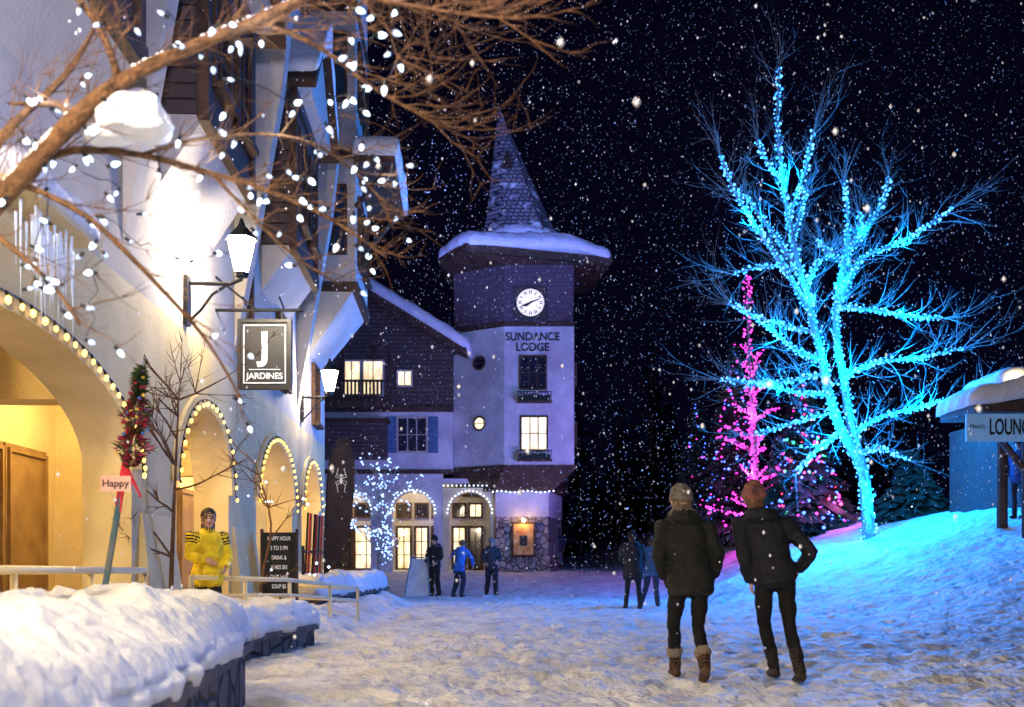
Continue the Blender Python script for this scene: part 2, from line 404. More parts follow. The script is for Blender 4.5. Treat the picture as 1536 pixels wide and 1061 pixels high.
for c,w in ((5.6,1.2),(7.1,.9),(9.3,1.1),(11.4,.9),(12.6,1.0),(15.6,1.1),(17.0,1.1),(20.0,1.0),(21.4,.8)):
    mb.box(c-w/2-.09,c+w/2+.09,.0,.06,.25,2.45,0)
    window(mb,c,.45,w,1.9,0,1 if R()<.55 else 2,2,2,t=.05,out=.1)
mb.obj('shopfronts',[mat('tan_joinery',(.30,.19,.08),.6,(.2,.12,.05),3),LITW2,GLASS],lb)
mb=MB(FM)
for t in (6.9,12.0,16.6,20.4):
    mb.tube([(t,-1.2,3.25),(t,-1.2,3.1)],.02,6,0); mb.ball((t,-1.2,3.0),.11,1,lv=1)
mb.obj('arcade_ceiling_lamps',[BLACK,emis('arcade_lamp',(1,.68,.25),360,True)],lb)
g=grp('yellow_string_lights'); mb=MB(FM)
for a in ARCH:
    n=int((a[1]-a[0])*1.45/.17); p=archpts(*a,n,.10)
    mb.tube([(q[0],.07,q[1]) for q in p],.008,4,0)
    for q in p:
        j=U(-.02,.02)
        mb.tube([(q[0]+j,.075,q[1]),(q[0]+j,.085,q[1]-.035)],.011,5,0)
        mb.ball((q[0]+j,.09,q[1]-.058),.021*U(.85,1.1),1,1.5)
mb.obj('festoon',[BLACK,YELB],g)
# ------------------------------------------------------------ hanging sign
SB=mat('sign_board',(.015,.015,.017),.5)
g=grp('hanging_pub_sign'); SY=12.5; mb=MB()
x0,x1,z0,z1=-3.40,-2.77,3.20,4.03
mb.box(x0,x1,SY-.02,SY+.02,z0,z1,0)
for (a,b,c,d) in ((x0-.02,x0+.02,z0-.02,z1+.02),(x1-.02,x1+.02,z0-.02,z1+.02),(x0+.02,x1-.02,z0-.02,z0+.02),(x0+.02,x1-.02,z1-.02,z1+.02)): mb.box(a,b,SY-.045,SY+.045,c,d,1)
mb.tube([(-3.72,SY,4.17),(-2.62,SY,4.17)],.02,8,1); mb.tube([(-3.72,SY,4.6),(-3.2,SY,4.18)],.014,6,1)
mb.tube([(x0+.1,SY,4.17),(x0+.1,SY,z1)],.01,5,1);mb.tube([(x1-.1,SY,4.17),(x1-.1,SY,z1)],.01,5,1)
mb.box(-3.75,-3.71,SY-.05,SY+.05,4.05,4.7,1)
mb.tube([(-3.3,SY,4.19),(-3.3,SY-.25,4.27)],.012,5,1); mb.tube([(-2.85,SY,4.19),(-2.85,SY-.25,4.27)],.012,5,1)
mb.obj('board',[SB,BLACK],g)
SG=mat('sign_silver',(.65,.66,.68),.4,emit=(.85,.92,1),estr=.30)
mb=MB()
for (a,b,c,d) in ((x0+.05,x0+.062,z0+.05,z1-.05),(x1-.062,x1-.05,z0+.05,z1-.05),(x0+.062,x1-.062,z0+.05,z0+.062),(x0+.062,x1-.062,z1-.062,z1-.05),(x0+.12,x1-.12,z0+.22,z0+.228)): mb.box(a,b,SY-.036,SY-.021,c,d,0)
mb.obj('border',SG,g)
text('J',.46,((x0+x1)/2,SY-.028,z0+.51),(math.pi/2,0,0),SG,g,'emblem',.006,bold=.012)
text('JARDINES',.106,((x0+x1)/2,SY-.028,z0+.14),(math.pi/2,0,0),SG,g,'lettering',.006,bold=.001)
# ------------------------------------------------------------ clock tower
tw=grp('clock_tower')
plan=[(-.3,39),(2.42,39),(2.42,43.2),(-2.35,43.2),(-2.35,40.3)]
c0=(0.1,41.2)
def sc(p,k,dx=0,dy=0): return [(c0[0]+(a-c0[0])*k+dx,c0[1]+(b-c0[1])*k+dy) for a,b in p]
mb=MB()
mb.loft(plan,4.75,plan,10.15,0)
mb.loft(sc(plan,1.02),10.151,sc(plan,1.0),10.35,2)
mb.loft(sc(plan,.985),10.352,sc(plan,1.0),12.55,1)
mb.loft(sc(plan,1.03),4.6,sc(plan,1.03),4.749,2)
mb.loft([(-.75,39.25),(1.55,39.25),(2.3,42.8),(-2.3,43.0),(-2.3,40.5)],3.75,sc(plan,1.02),4.6,2)
mb.obj('shaft',[WHITE,BANDSH,WOOD],tw)
mb=MB()
mb.loft([(-.72,39.3),(1.5,39.3),(2.2,42.8),(-.9,42.8)],.3,[(-.62,39.4),(1.4,39.4),(2.1,42.8),(-.8,42.8)],2.75,0)
mb.loft([(-.66,39.36),(1.44,39.36),(2.14,42.8),(-.8,42.8)],2.75,[(-.66,39.36),(1.44,39.36),(2.14,42.8),(-.8,42.8)],3.749,1)
mb.loft([(-.85,39.15),(1.65,39.15),(2.3,43),(-.9,43)],.25,[(-.8,39.2),(1.6,39.2),(2.25,43),(-.9,43)],.62,0)
mb.obj('stone_base',[STONE,WHITE],tw)
mb=MB(frame((0,39.33,0),(1,0,0),(0,-1,0)))
mb.box(-.02,.92,0,.12,1.15,2.55,0); mb.box(.06,.84,.12,.135,1.25,2.45,1); mb.box(.3,.6,.136,.15,1.6,2.0,2)
mb.tube([(.45,.12,2.62),(.45,.32,2.68)],.02,6,0); mb.ball((.45,.36,2.6),.06,3,lv=1)
mb.obj('notice_board',[WOOD,mat('poster',(.75,.45,.12),.6,(.5,.2,.05),4),BLACK,emis('poster_lamp',(1,.60,.2),190,True)],tw)
slab=[(-1.75,38.2),(3.95,40.0),(3.4,44),(-2.7,44),(-2.9,40.0)]
mb=MB()
mb.loft(sc(plan,1.04),12.55,slab,12.85,0); mb.loft(slab,12.851,sc(slab,1.015),13.15,0)
for i in range(9):
    x=-1.6+i*.62; y=38.35+.316*(x+1.6)
    mb.box(x,x+.12,y,y+1.2,12.62,12.75,0)
mb.obj('eave',WOOD,tw)
def zr(x,y):
    d=max(abs(x-.4)/3.4,abs(y-41.3)/3.2); return 13.15+1.0*max(0,1-d)**1.3
snowcap(sc(slab,1.03),zr,.48,.5,'roof_snow',tw,seg=.2,amp=.09,rings=30)
mb=MB()
apex=(-.55,41.3); k=10
for i in range(k):
    def pl(t):
        f=(1-t)*(1+.10*max(0,.15-t)/.15); cx=.38+(apex[0]-.38)*t; 
        P=[(-1.5,-.95),(-.7,-1.55),(.9,-1.55),(1.55,-.7),(1.55,1.2),(-1.5,1.2)]
        return [(cx+a*f,41.3+b*f) for a,b in P]
    t0,t1=i/k,(i+1)/k; z0_,z1_=13.9+(19.75-13.9)*t0,13.9+(19.75-13.9)*t1
    A,B=pl(t0),pl(t1)
    if i==k-1: B=[(apex[0]+.02*a,apex[1]+.02*b) for a,b in ((-1,-1),(0,-1),(1,-1),(1,0),(1,1),(-1,1))]
    n=6; mb.add([(p[0],p[1],z0_) for p in A]+[(p[0],p[1],z1_) for p in B],[(j,(j+1)%n,n+(j+1)%n,n+j) for j in range(n)],0)
mb.ext([(-.42,40.15,16.9),(.02,40.1,16.9),(-.2,40.4,17.6)],(0,.7,0),1)
mb.obj('spire',[SHINGLE,WOOD],tw)
def zs(x,y): return 13.85+.40*max(0,1-math.hypot(x-.4,y-41.3)/2.2)
snowcap([(.4+1.95*math.cos(a*math.pi/8),41.3+1.9*math.sin(a*math.pi/8)) for a in range(16)],zs,.50,.7,'spire_skirt_snow',tw,seg=.2,amp=.08)
mb=MB(frame((.72,39.0,11.07),(1,0,0),(0,-1,0)))
FZ=.045
mb.box(-.64,.64,0,FZ,-.64,.64,0)
for (a,b,c,d) in ((-.66,-.6,-.66,.66),(.6,.66,-.66,.66),(-.6,.6,-.66,-.6),(-.6,.6,.6,.66)): mb.box(a,b,FZ,FZ+.03,c,d,2)
def disc(r,b,mi,n=40): mb.add([(r*math.cos(2*math.pi*i/n),b,r*math.sin(2*math.pi*i/n)) for i in range(n)],[tuple(range(n))],mi)
disc(.58,FZ+.004,0);disc(.54,FZ+.012,1)
n=40
mb.tube([(.56*math.cos(2*math.pi*i/n),FZ+.02,.56*math.sin(2*math.pi*i/n)) for i in range(n+1)],.028,5,2)
def hand(an,l,w,back=.1):
    d=(math.sin(an),math.cos(an)); s_=(d[1],-d[0])
    mb.add([(-d[0]*back-s_[0]*w,FZ+.03,-d[1]*back-s_[1]*w),(-d[0]*back+s_[0]*w,FZ+.03,-d[1]*back+s_[1]*w),(d[0]*l*.7+s_[0]*w*1.4,FZ+.03,d[1]*l*.7+s_[1]*w*1.4),(d[0]*l,FZ+.03,d[1]*l),(d[0]*l*.7-s_[0]*w*1.4,FZ+.03,d[1]*l*.7-s_[1]*w*1.4)],[(0,1,2,3,4)],2)
for i in range(60):
    an=2*math.pi*i/60; d=(math.sin(an),math.cos(an)); s_=(d[1],-d[0]); a_,b_,w_=(.34,.47,.022) if i%5==0 else (.49,.52,.007)
    reps=[0] if i%5 else ([0] if (i//5)%3==1 else [-.035,.035])
    for o_ in reps:
        mb.add([(d[0]*a_+s_[0]*(o_-w_*.6),FZ+.018,d[1]*a_+s_[1]*(o_-w_*.6)),(d[0]*a_+s_[0]*(o_+w_*.6),FZ+.018,d[1]*a_+s_[1]*(o_+w_*.6)),(d[0]*b_+s_[0]*(o_+w_),FZ+.018,d[1]*b_+s_[1]*(o_+w_)),(d[0]*b_+s_[0]*(o_-w_),FZ+.018,d[1]*b_+s_[1]*(o_-w_))],[(0,1,2,3)],2)
hand(math.radians(248),.44,.024,.34); hand(math.radians(236),.30,.034,.1)
mb.obj('clock_face',[WOOD,emis('clock_dial',(1,.86,.42),.80),BLACK,],tw)
text('SUNDANCE',.44,(.80,38.985,9.74),(math.pi/2,0,0),TEXTD,tw,'lettering_upper',.02,sx=.90,bold=.008)
text('LODGE',.44,(.80,38.985,9.33),(math.pi/2,0,0),TEXTD,tw,'lettering_lower',.02,sx=.90,bold=.008)
mb=MB(frame((0,39,0),(1,0,0),(0,-1,0)))
window(mb,.82,7.75,.95,1.2,0,1,3,2)
window(mb,.86,5.35,.95,1.25,0,2,3,2)
for cz in (7.2,4.93):
    mb.box(.2,1.55,.002,.42,cz-.05,cz+.0,0)
    for i in range(12): mb.box(.22+i*.116,.25+i*.116,.38,.41,cz,cz+.32,3)
    mb.box(.2,1.55,.37,.42,cz+.32,cz+.36,3)
    mb.box(.26,1.48,.08,.34,cz+.0,cz+.24,4)
    for k in range(40): mb.ball((U(.28,1.46),U(.1,.36),cz+U(.22,.34)),.06,5,.6)
for z in (5.6,7.9): mb.box(2.42,2.56,-1.2,-.3,z,z+.9,0)
mb.obj('windows_and_planters',[WOOD,GLASS,LITW,BLACK,NEEDLE,SNOW],tw)
d=V((-2.05,1.3,0)).normalized(); rt=-d; outv=V((-1.3,-2.05,0)).normalized()
for i,(zz,mm) in enumerate(((8.85,GLASS),(6.45,LITW))):
    mb=MB(frame((-1.28,39.62,zz),rt,outv)); n=28
    mb.add([(.24*math.cos(2*math.pi*i/n),.02,.24*math.sin(2*math.pi*i/n)) for i in range(n)],[tuple(range(n))],0)
    mb.tube([(.26*math.cos(2*math.pi*i/n),.03,.26*math.sin(2*math.pi*i/n)) for i in range(n+1)],.04,6,1)
    mb.box(-.24,.24,.021,.03,-.015,.015,1)
    mb.obj('round_window',[mm,WOOD],tw)
# ------------------------------------------------------------ lodge wing
wg=grp('chalet_lodge_wing'); mb=MB(frame((0,39.6,0),(1,0,0),(0,-1,0)))
WA=[(-4.75,-3.1,2.9,3.75),(-7.4,-5.6,2.9,3.75)]
archwall(mb,-11,-2.75,.3,4.6,WA,-.4,0,0)
archwall(mb,-2.749,-.72,.3,3.9,[(-2.5,-.85,2.9,3.72)],-.4,0.02,1)
mb.box(-11,-2.36,-6,0,4.6,6.95,0)
mb.box(-11,-2.36,-6,0.01,6.951,9.3,2)
mb.ext([(-10.6,.01,9.3),(-1.9,.01,9.3),(-5.85,.01,11.5)],(0,-6,0),2)
mb.box(-11,-2.36,.0,.12,4.45,4.62,3); mb.box(-11,-2.36,.011,.14,6.9,7.1,3)
mb.box(-8.2,-4.75,.02,.9,6.95,7.2,3); mb.box(-8.2,-4.9,.02,.75,5.0,6.4,4)
mb.box(-8.3,-4.8,.02,.85,6.4,6.55,3)
for i in range(24): mb.box(-8.15+i*.145,-8.07+i*.145,.82,.86,7.2,7.95,3)
mb.box(-8.2,-4.75,.8,.9,7.95,8.03,3)
for x in (-4.82,-6.6): mb.box(x,x+.12,.76,.9,7.2,9.4,3)
mb.box(-11,-.3,-3.2,-3.0,.3,4.3,0); mb.box(-11,-.72,-3.0,-.4,4.1,4.3,0)
mb.obj('walls',[WHITE,CREAM,BROWN,WOOD,BROWN],wg)
mb=MB(frame((0,39.6,0),(1,0,0),(0,-1,0)))
window(mb,-3.95,5.35,1.1,1.3,0,1,3,2,shut=3)
window(mb,-6.2,5.2,.8,1.0,0,1,2,2)
window(mb,-6.35,7.6,.65,1.3,0,2,2,1); window(mb,-5.5,7.6,.75,1.3,0,2,2,1); window(mb,-4.25,7.95,.5,.55,0,2,2,1)
window(mb,-7.6,7.6,.75,1.3,0,1,2,1)
mb.obj('windows',[FRAME,GLASS,LITW,BLUESH],wg)
mb=MB(frame((0,42.6,0),(1,0,0),(0,-1,0)))
for c,w,m_ in ((-4.6,.5,1),(-3.85,.45,1),(-3.2,.3,2),(-2.25,.45,1),(-1.55,.45,2),(-6.2,.9,1),(-7.2,.7,2)): 
    window(mb,c,.7,w,1.7,3,m_,2,3,t=.10)
    window(mb,c,2.9,w,.5,3,1 if m_==2 else 2,2,1,t=.08)
mb.obj('shop_doors',[FRAME,LITW,GLASS,WOOD],wg)
mb=MB()
for x in (-4.0,-1.7,-6.4): mb.ball((x,41,3.9),.10,0,lv=1)
mb.obj('arcade_lamps',emis('wing_lamp',(1,.74,.32),260,True),wg)
mb=MB()
def roofside(xe,ze,xa,za,th=.18):
    mb.ext([(xe,38.5,ze),(xa,38.5,za),(xa,38.5,za+th),(xe,38.5,ze+th)],(0,8,0),0)
roofside(-1.75,9.05,-5.85,11.55); roofside(-9.95,9.05,-5.85,11.551)
mb.ext([(-1.75,38.45,8.85),(-5.85,38.45,11.35),(-5.85,38.45,11.7),(-1.75,38.45,9.2)],(0,.06,0),0)
mb.ext([(-9.95,38.45,8.85),(-5.85,38.45,11.35),(-5.85,38.45,11.7),(-9.95,38.45,9.2)],(0,.06,0),0)
mb.obj('roof',WOOD,wg)
snowcap([(-5.9,38.35),(-1.6,38.35),(-1.6,46.6),(-5.9,46.6)],lambda x,y:9.23+2.5*(-1.75-x)/4.1,.46,.3,'roof_snow',wg,seg=.25,amp=.09)
snowcap([(-10.1,38.35),(-5.8,38.35),(-5.8,46.6),(-10.1,46.6)],lambda x,y:9.23+2.5*(x+9.95)/4.1,.46,.3,'roof_snow',wg,seg=.25,amp=.09)
g=grp('white_string_lights'); mb=MB()
for a in WA+[(-2.5,-.85,2.9,3.72)]:
    for q in archpts(*a,18,.06): mb.ball((q[0]+U(-.02,.02),39.5,q[1]),.03)
for i in range(15): mb.ball((-.75+i*.17,39.15,3.72+.03*math.sin(i)),.032)
for i in range(12): mb.ball((-2.7+i*.17,39.45,3.98),.028)
mb.obj('strand',WHB,g)
# ------------------------------------------------------------ planters
def planter(name,poly,zt,h,r,amp=.05,zb=-.2,**k):
    g=grp(name); mb=MB(); 
    mb.loft(poly,zb,poly,zt-.07,0); 
    c=(sum(p[0] for p in poly)/len(poly),sum(p[1] for p in poly)/len(poly))
    cap=[(p[0]+(.05 if p[0]>c[0] else -.05),p[1]+(.05 if p[1]>c[1] else -.05)) for p in poly]
    mb.loft(cap,zt-.069,cap,zt,1)
    mb.obj('stone_wall',[WALLST,mat('capstone',(.16,.13,.11),.8,(.09,.07,.06),5,.4,20)],g)
    snowcap(cap,zt,h,r,'snow',g,amp=amp,sag=.03,**k)
    return g
planter('stone_planter',[(-1.25,1.2),(-1.40,3.6),(-1.92,7.2),(-2.3,7.6),(-3.15,8.6),(-3.2,1.2)],.47,.36,.75,.10,seg=.035,rings=60)
planter('stone_planter',[(-2.85,9.4),(-2.45,12.4),(-3.3,13.2),(-3.55,9.6)],.26,.30,.4,.08,seg=.05,rings=26)
planter('stone_planter',[(-3.3,17),(-2.95,23.6),(-3.5,24.2),(-4.0,23.5),(-3.9,17)],.42,.35,.45,.10,seg=.12)
# ------------------------------------------------------------ railings
g=grp('handrail'); mb=MB()
A=V((-3.5,10.9,.86));B=V((-2.98,13.4,.78));C=V((-2.45,15.9,.60))
mb.tube([A,B,C],.028,8); mb.tube([A-V((0,0,.2)),B-V((0,0,.2)),C-V((0,0,.2))],.02,8)
for p in (A,A.lerp(B,.5),B,B.lerp(C,.55),C): mb.tube([p,V((p.x,p.y,-.1))],.026,8)
D=V((-3.7,16.6,.62)); mb.tube([C,D],.028,8); mb.tube([C-V((0,0,.2)),D-V((0,0,.2))],.02,8)
mb.obj('rails',RAILP,g,True)
g=grp('handrail'); mb=MB()
A=F(5.2,.12,1.0);B=F(9.3,.12,.95)
mb.tube([A,B],.03,8);mb.tube([A-V((0,0,.2)),B-V((0,0,.2))],.022,8)
for k in range(4):
    p=A.lerp(B,k/3); mb.tube([p,V((p.x,p.y,0))],.025,8)
mb.obj('rails',RAILP,g,True)
# ------------------------------------------------------------ trees
def branch_twigs(mb,p,dr,L,r,depth,up=.25,n=3,wander=.35,sub=3,ends=None,nseg=5):
    pts=[p.copy()];d=dr.normalized();rad=[r]
    for i in range(nseg):
        d=(d+V((U(-1,1),U(-1,1),U(-1,1)))*wander*.5+V((0,0,up*.3))).normalized()
        pts.append(pts[-1]+d*L/nseg); rad.append(r*(1-(i+1)/(nseg+.6)))
    mb.tube(pts,rad,n)
    if ends is not None: ends.append(pts)
    if depth>0:
        for k in range(sub):
            i=random.randint(1,nseg-1); dd=(pts[i+1]-pts[i]).normalized()
            dd=(dd+V((U(-1,1),U(-1,1),U(-1,1)))*.8).normalized()
            branch_twigs(mb,pts[i],dd,L*U(.35,.65),r*.55,depth-1,up,n,wander,sub,ends,nseg-1)
def smoothpts(pts,k=3):
    out=[]
    n=len(pts)
    for i in range(n-1):
        p0=pts[max(i-1,0)];p1=pts[i];p2=pts[i+1];p3=pts[min(i+2,n-1)]
        for j in range(k):
            t=j/k
            out.append(.5*((2*p1)+(-p0+p2)*t+(2*p0-5*p1+4*p2-p3)*t*t+(-p0+3*p1-3*p2+p3)*t*t*t))
    out.append(pts[-1]); return out
def make_branches(limbs,ox,oy,s,base):
    done=[]; res=[]
    for pts,r0,r1,dd in limbs:
        P=[((a-ox)/s,(oy-b)/s) for a,b in pts]
        d0=0
        if done:
            best=min(done,key=lambda q:(q[0]-P[0][0])**2+(q[2]-P[0][1])**2); d0=best[1]
        L=len(P); W=[V((P[i][0],d0+dd*(i/(L-1)),P[i][1])) for i in range(L)]
        W=smoothpts(W,4)
        for w in W: done.append((w.x,w.y,w.z))
        k=len(W); rr=[r0+(r1-r0)*(i/(k-1))**.8 for i in range(k)]
        res.append(([base+w for w in W],rr))
    return res
g=grp('blue_lit_tree'); base=V((8.92,25,gz(8.92,25)-.05)); bluetree=g
limbs=[
 ([(1303,820),(1298,760),(1288,710),(1258,660),(1236,600),(1222,540),(1205,480),(1188,420),(1172,350),(1160,280),(1153,210),(1155,135)],.17,.03,-.9),
 ([(1288,705),(1274,640),(1268,580),(1260,520),(1262,460),(1275,400),(1290,370),(1320,330),(1345,290),(1357,250)],.13,.03,1.2),
 ([(1205,480),(1160,420),(1120,370),(1085,325),(1062,278)],.07,.025,-1.0),
 ([(1188,425),(1160,370),(1125,310),(1105,288)],.06,.02,1.0),
 ([(1178,385),(1196,340),(1213,288)],.05,.02,.8),
 ([(1172,350),(1190,290),(1196,240)],.05,.02,-.7),
 ([(1162,300),(1140,260),(1132,225)],.04,.02,.5),
 ([(1262,470),(1290,400),(1330,385),(1370,365),(1406,340)],.06,.02,-1.2),
 ([(1275,400),(1262,370),(1250,342)],.04,.02,.9),
 ([(1280,390),(1276,340),(1265,284)],.05,.02,-.6),
 ([(1300,358),(1312,320),(1312,300)],.04,.02,.6),
 ([(1262,465),(1310,475),(1350,488),(1396,497)],.06,.02,-1.0),
 ([(1268,572),(1310,557),(1360,556),(1412,547)],.06,.02,-1.3),
 ([(1280,660),(1310,640),(1360,628),(1400,620),(1475,626)],.06,.02,-1.5),
 ([(1288,690),(1330,680),(1386,693)],.05,.02,1.2),
 ([(1222,555),(1180,545),(1130,515),(1070,486)],.06,.02,-1.2),
 ([(1226,575),(1170,580),(1092,568)],.05,.02,1.4),
 ([(1236,605),(1180,607),(1130,602),(1090,606)],.05,.02,-1.5),
 ([(1197,450),(1215,415),(1233,408)],.04,.02,-.5),
 ([(1188,425),(1150,412),(1100,417)],.04,.02,.8),
 ([(1258,660),(1210,690),(1168,728)],.05,.02,-1.2),
 ([(1214,515),(1160,490),(1110,455)],.05,.02,1.3),
 ([(1245,630),(1200,640),(1150,652)],.04,.02,1.6),
 ([(1205,480),(1222,450),(1228,440)],.03,.02,1.6)]
br=make_branches(limbs,1303,820,60,base)
mb=MB(); bb=MB(); tw_=MB(); lightpts=[]
for bi,(P,rr) in enumerate(br):
    mb.tube(P,rr,8)
    acc=0; ph=U(0,6)
    for i in range(len(P)-1):
        a,b=P[i],P[i+1]; seg=(b-a).length; dirn=(b-a).normalized(); o1=dirn.orthogonal().normalized(); o2=dirn.cross(o1)
        step=.032; 
        while acc<seg:
            q=a.lerp(b,acc/seg); r=rr[i]+.02; ph+=2.1+U(-.7,.7)
            bb.ball(q+(o1*math.cos(ph)+o2*math.sin(ph))*r+V((U(-1,1),U(-1,1),U(-1,1)))*.035,U(.018,.046)*(.8+.2*R()),0 if R()<.62 else 1); acc+=step*U(.3,1.9)
        acc-=seg
        if bi>1 or i>14:
            for k in range(2 if R()<.8 else 1):
                dd=(dirn*.6+o1*U(-1,1)+o2*U(-1,1)+V((0,0,.2))).normalized()
                branch_twigs(tw_,a,dd,U(.4,1.4),.011,1,n=3,up=.3,sub=3)
    for k in range(4):
        branch_twigs(tw_,P[-1],((P[-1]-P[-3]).normalized()+V((U(-.4,.4),U(-.4,.4),U(-.2,.4)))),U(.7,1.7),.012,1,n=3,up=.2,sub=3)
mb.obj('trunk_and_limbs',BARK2,g,True); tw_.obj('twigs',BARK2,g); bb.obj('blue_bulbs',[BLUEB,BLUEB2],g)
for (bi,fr_,pw) in ((0,.10,420),(0,.3,300),(0,.45,250),(0,.6,220),(0,.8,200),(1,.25,300),(1,.5,250),(1,.75,200),(2,.6,200),(7,.6,220),(11,.7,250),(12,.6,300),(13,.5,460),(15,.6,250),(17,.6,380),(20,.6,520)):
    P,rr=br[bi]; i=int(fr_*(len(P)-1)); pointlight('bulb_cluster',P[i]+V((U(-.1,.1),-rr[i]-.14,U(-.05,.05))),pw*1.6,(.0,.25,1),.03,g)
g=grp('magenta_lit_tree'); mb=MB(); bb=MB(); X,Yy=8.1,33.5; Z=gz(X,Yy)-.1
tr=[V((X,Yy,Z)),V((X+.05,Yy,Z+3)),V((X-.15,Yy,Z+6)),V((X-.2,Yy,Z+9.2))]; mb.tube(smoothpts(tr,4),[.12-.008*i for i in range(13)],7)
L=smoothpts(tr,14)
for p in L[6:]:
    for k in range(5): bb.ball(p+V((U(-.14,.14),U(-.14,.14),U(-.12,.12))),U(.02,.042),0)
for k in range(44):
    h=U(.8,6.5); l=U(.6,2.3)*(1-h/9); an=U(0,6.28); p0=V((X,Yy,Z+h)); e=p0+V((math.cos(an)*l,math.sin(an)*l,U(.1,.7)))
    pts=smoothpts([p0,p0.lerp(e,.5)+V((0,0,U(-.1,.15))),e],4); mb.tube(pts,[.03-.003*i for i in range(len(pts))],4)
    for q in range(int(l*18)): 
        i=min(int(R()*(len(pts)-1)),len(pts)-2); bb.ball(pts[i].lerp(pts[i+1],R())+V((U(-.05,.05),U(-.05,.05),U(-.05,.05))),U(.02,.040),0)
mb.obj('trunk_and_limbs',BARK2,g,True); bb.obj('magenta_bulbs',MAGB,g)
for z in (1.2,2.6,4.5): pointlight('bulb_cluster',(X-.25,Yy-.3,Z+z),110,(.8,.04,.7),.04,g)
def conifer(mb,x,y,z,h,r,mi=0,n=420):
    mb.tube([(x,y,z),(x,y,z+h*.97)],[.02*h,.003*h],6,1)
    for i in range(n):
        t=(R()**.75); hh=z+h*(.06+.93*(1-t)) ; rr=r*t*U(.35,1.0)+.02*r; an=U(0,6.283)
        c=V((x+rr*math.cos(an),y+rr*math.sin(an),hh-rr*.25)); s=r*.20*(.45+t*.7)*U(.7,1.3)
        o=V((math.cos(an),math.sin(an),-.35)).normalized(); sd=V((-math.sin(an),math.cos(an),U(-.3,.3)))
        a=c-o*s;b=c+o*s*1.3
        mb.add([a-sd*s*.3,a+sd*s*.3,b+sd*s*.55-V((0,0,s*.3)),b+o*s*.5,b-sd*s*.55-V((0,0,s*.3)),c+V((0,0,s*.25))],[(0,1,5),(1,2,5),(2,3,5),(3,4,5),(4,0,5)],mi)
def xmas(name,x,y,h,r,mats,nb,n=900,bs=.04):
    g=grp(name); mb=MB(); z=gz(x,y)-.1; conifer(mb,x,y,z,h,r,n=n); mb.obj('foliage',[NEEDLE,BARK],g)
    bb=MB()
    for i in range(nb):
        t=R()**.6; rr=r*t*U(.75,1.02); an=U(0,6.283); bb.ball((x+rr*math.cos(an),y+rr*math.sin(an),z+h*(.06+.93*(1-t))),U(.5,1.2)*bs,random.randint(0,len(mats)-1))
    bb.obj('bulbs',mats,g)
    return g
g=xmas('decorated_conifer',9.3,32,5.4,1.5,[REDB,BLU2,MAGB,GRNB,BLU2,MAGB,BLU2],480,bs=.052)
pointlight('bulb_cluster',(8.9,30.4,3.6),90,(.4,.1,1),.04,g); pointlight('bulb_cluster',(9.9,30.6,3.0),80,(.9,.1,.6),.04,g)
xmas('decorated_conifer',8.0,36,7.5,1.3,[MAGB,BLU2,BLU2,MAGB],320,bs=.046)
xmas('decorated_conifer',7.0,38,6.0,1.2,[BLU2,BLU2,MAGB],150,bs=.04)
xmas('decorated_conifer',11.2,28,2.0,1.1,[WHB,BLU2,BLUEB],34,700,bs=.02)
g=MB()
for i in range(120):
    x=U(-60,75);y=U(66,105)
    conifer(g,x,y,gz(x,y)-.2,U(7,15),U(2.2,3.6),n=80)
g.obj('distant_conifer_forest',[NEEDLED,BARK])
def small_tree(name,x,y,h,spread,nb,bm,r0=.05,bs=.03,barkm=BARK,limbs=9,seed=1,twn=2,sub=3):
    random.seed(seed)
    g=grp(name); mb=MB(); z=gz(x,y)-.05; ends=[]
    tp=[V((x,y,z)),V((x+U(-.06,.06),y,z+h*.3)),V((x+U(-.1,.1),y,z+h*.6)),V((x+U(-.15,.15),y,z+h*.9))]
    tp=smoothpts(tp,4); mb.tube(tp,[r0*(1-.07*i) for i in range(len(tp))],7)
    for k in range(limbs):
        i=random.randint(4,len(tp)-1); an=U(0,6.283)
        branch_twigs(mb,tp[i],V((math.cos(an),math.sin(an),U(.1,1.1))),spread*U(.6,1.1),r0*.4,twn,n=4,up=.25,sub=sub,ends=ends,nseg=6)
    mb.obj('trunk_and_branches',barkm,g)
    if nb:
        bb=MB()
        for k in range(nb):
            e=random.choice(ends); p=random.choice(e[1:]); bb.ball(p+V((U(-.04,.04),U(-.04,.04),U(-.04,.0))),bs*U(.7,1.2))
        bb.obj('bulbs',bm,g)
small_tree('string_lit_small_tree',-3.2,24.2,2.9,1.2,320,emis('ice_blue_bulb',(.26,.44,1),4),.05,.022,BARK2,20,3)
small_tree('bare_sapling',-3.42,10.0,3.0,.95,0,None,.035,.02,BARK,14,5,2,4)
small_tree('bare_sapling',-3.2,12.9,2.6,.7,14,WHB,.03,.018,BARK,10,8,1,4)
random.seed(5)
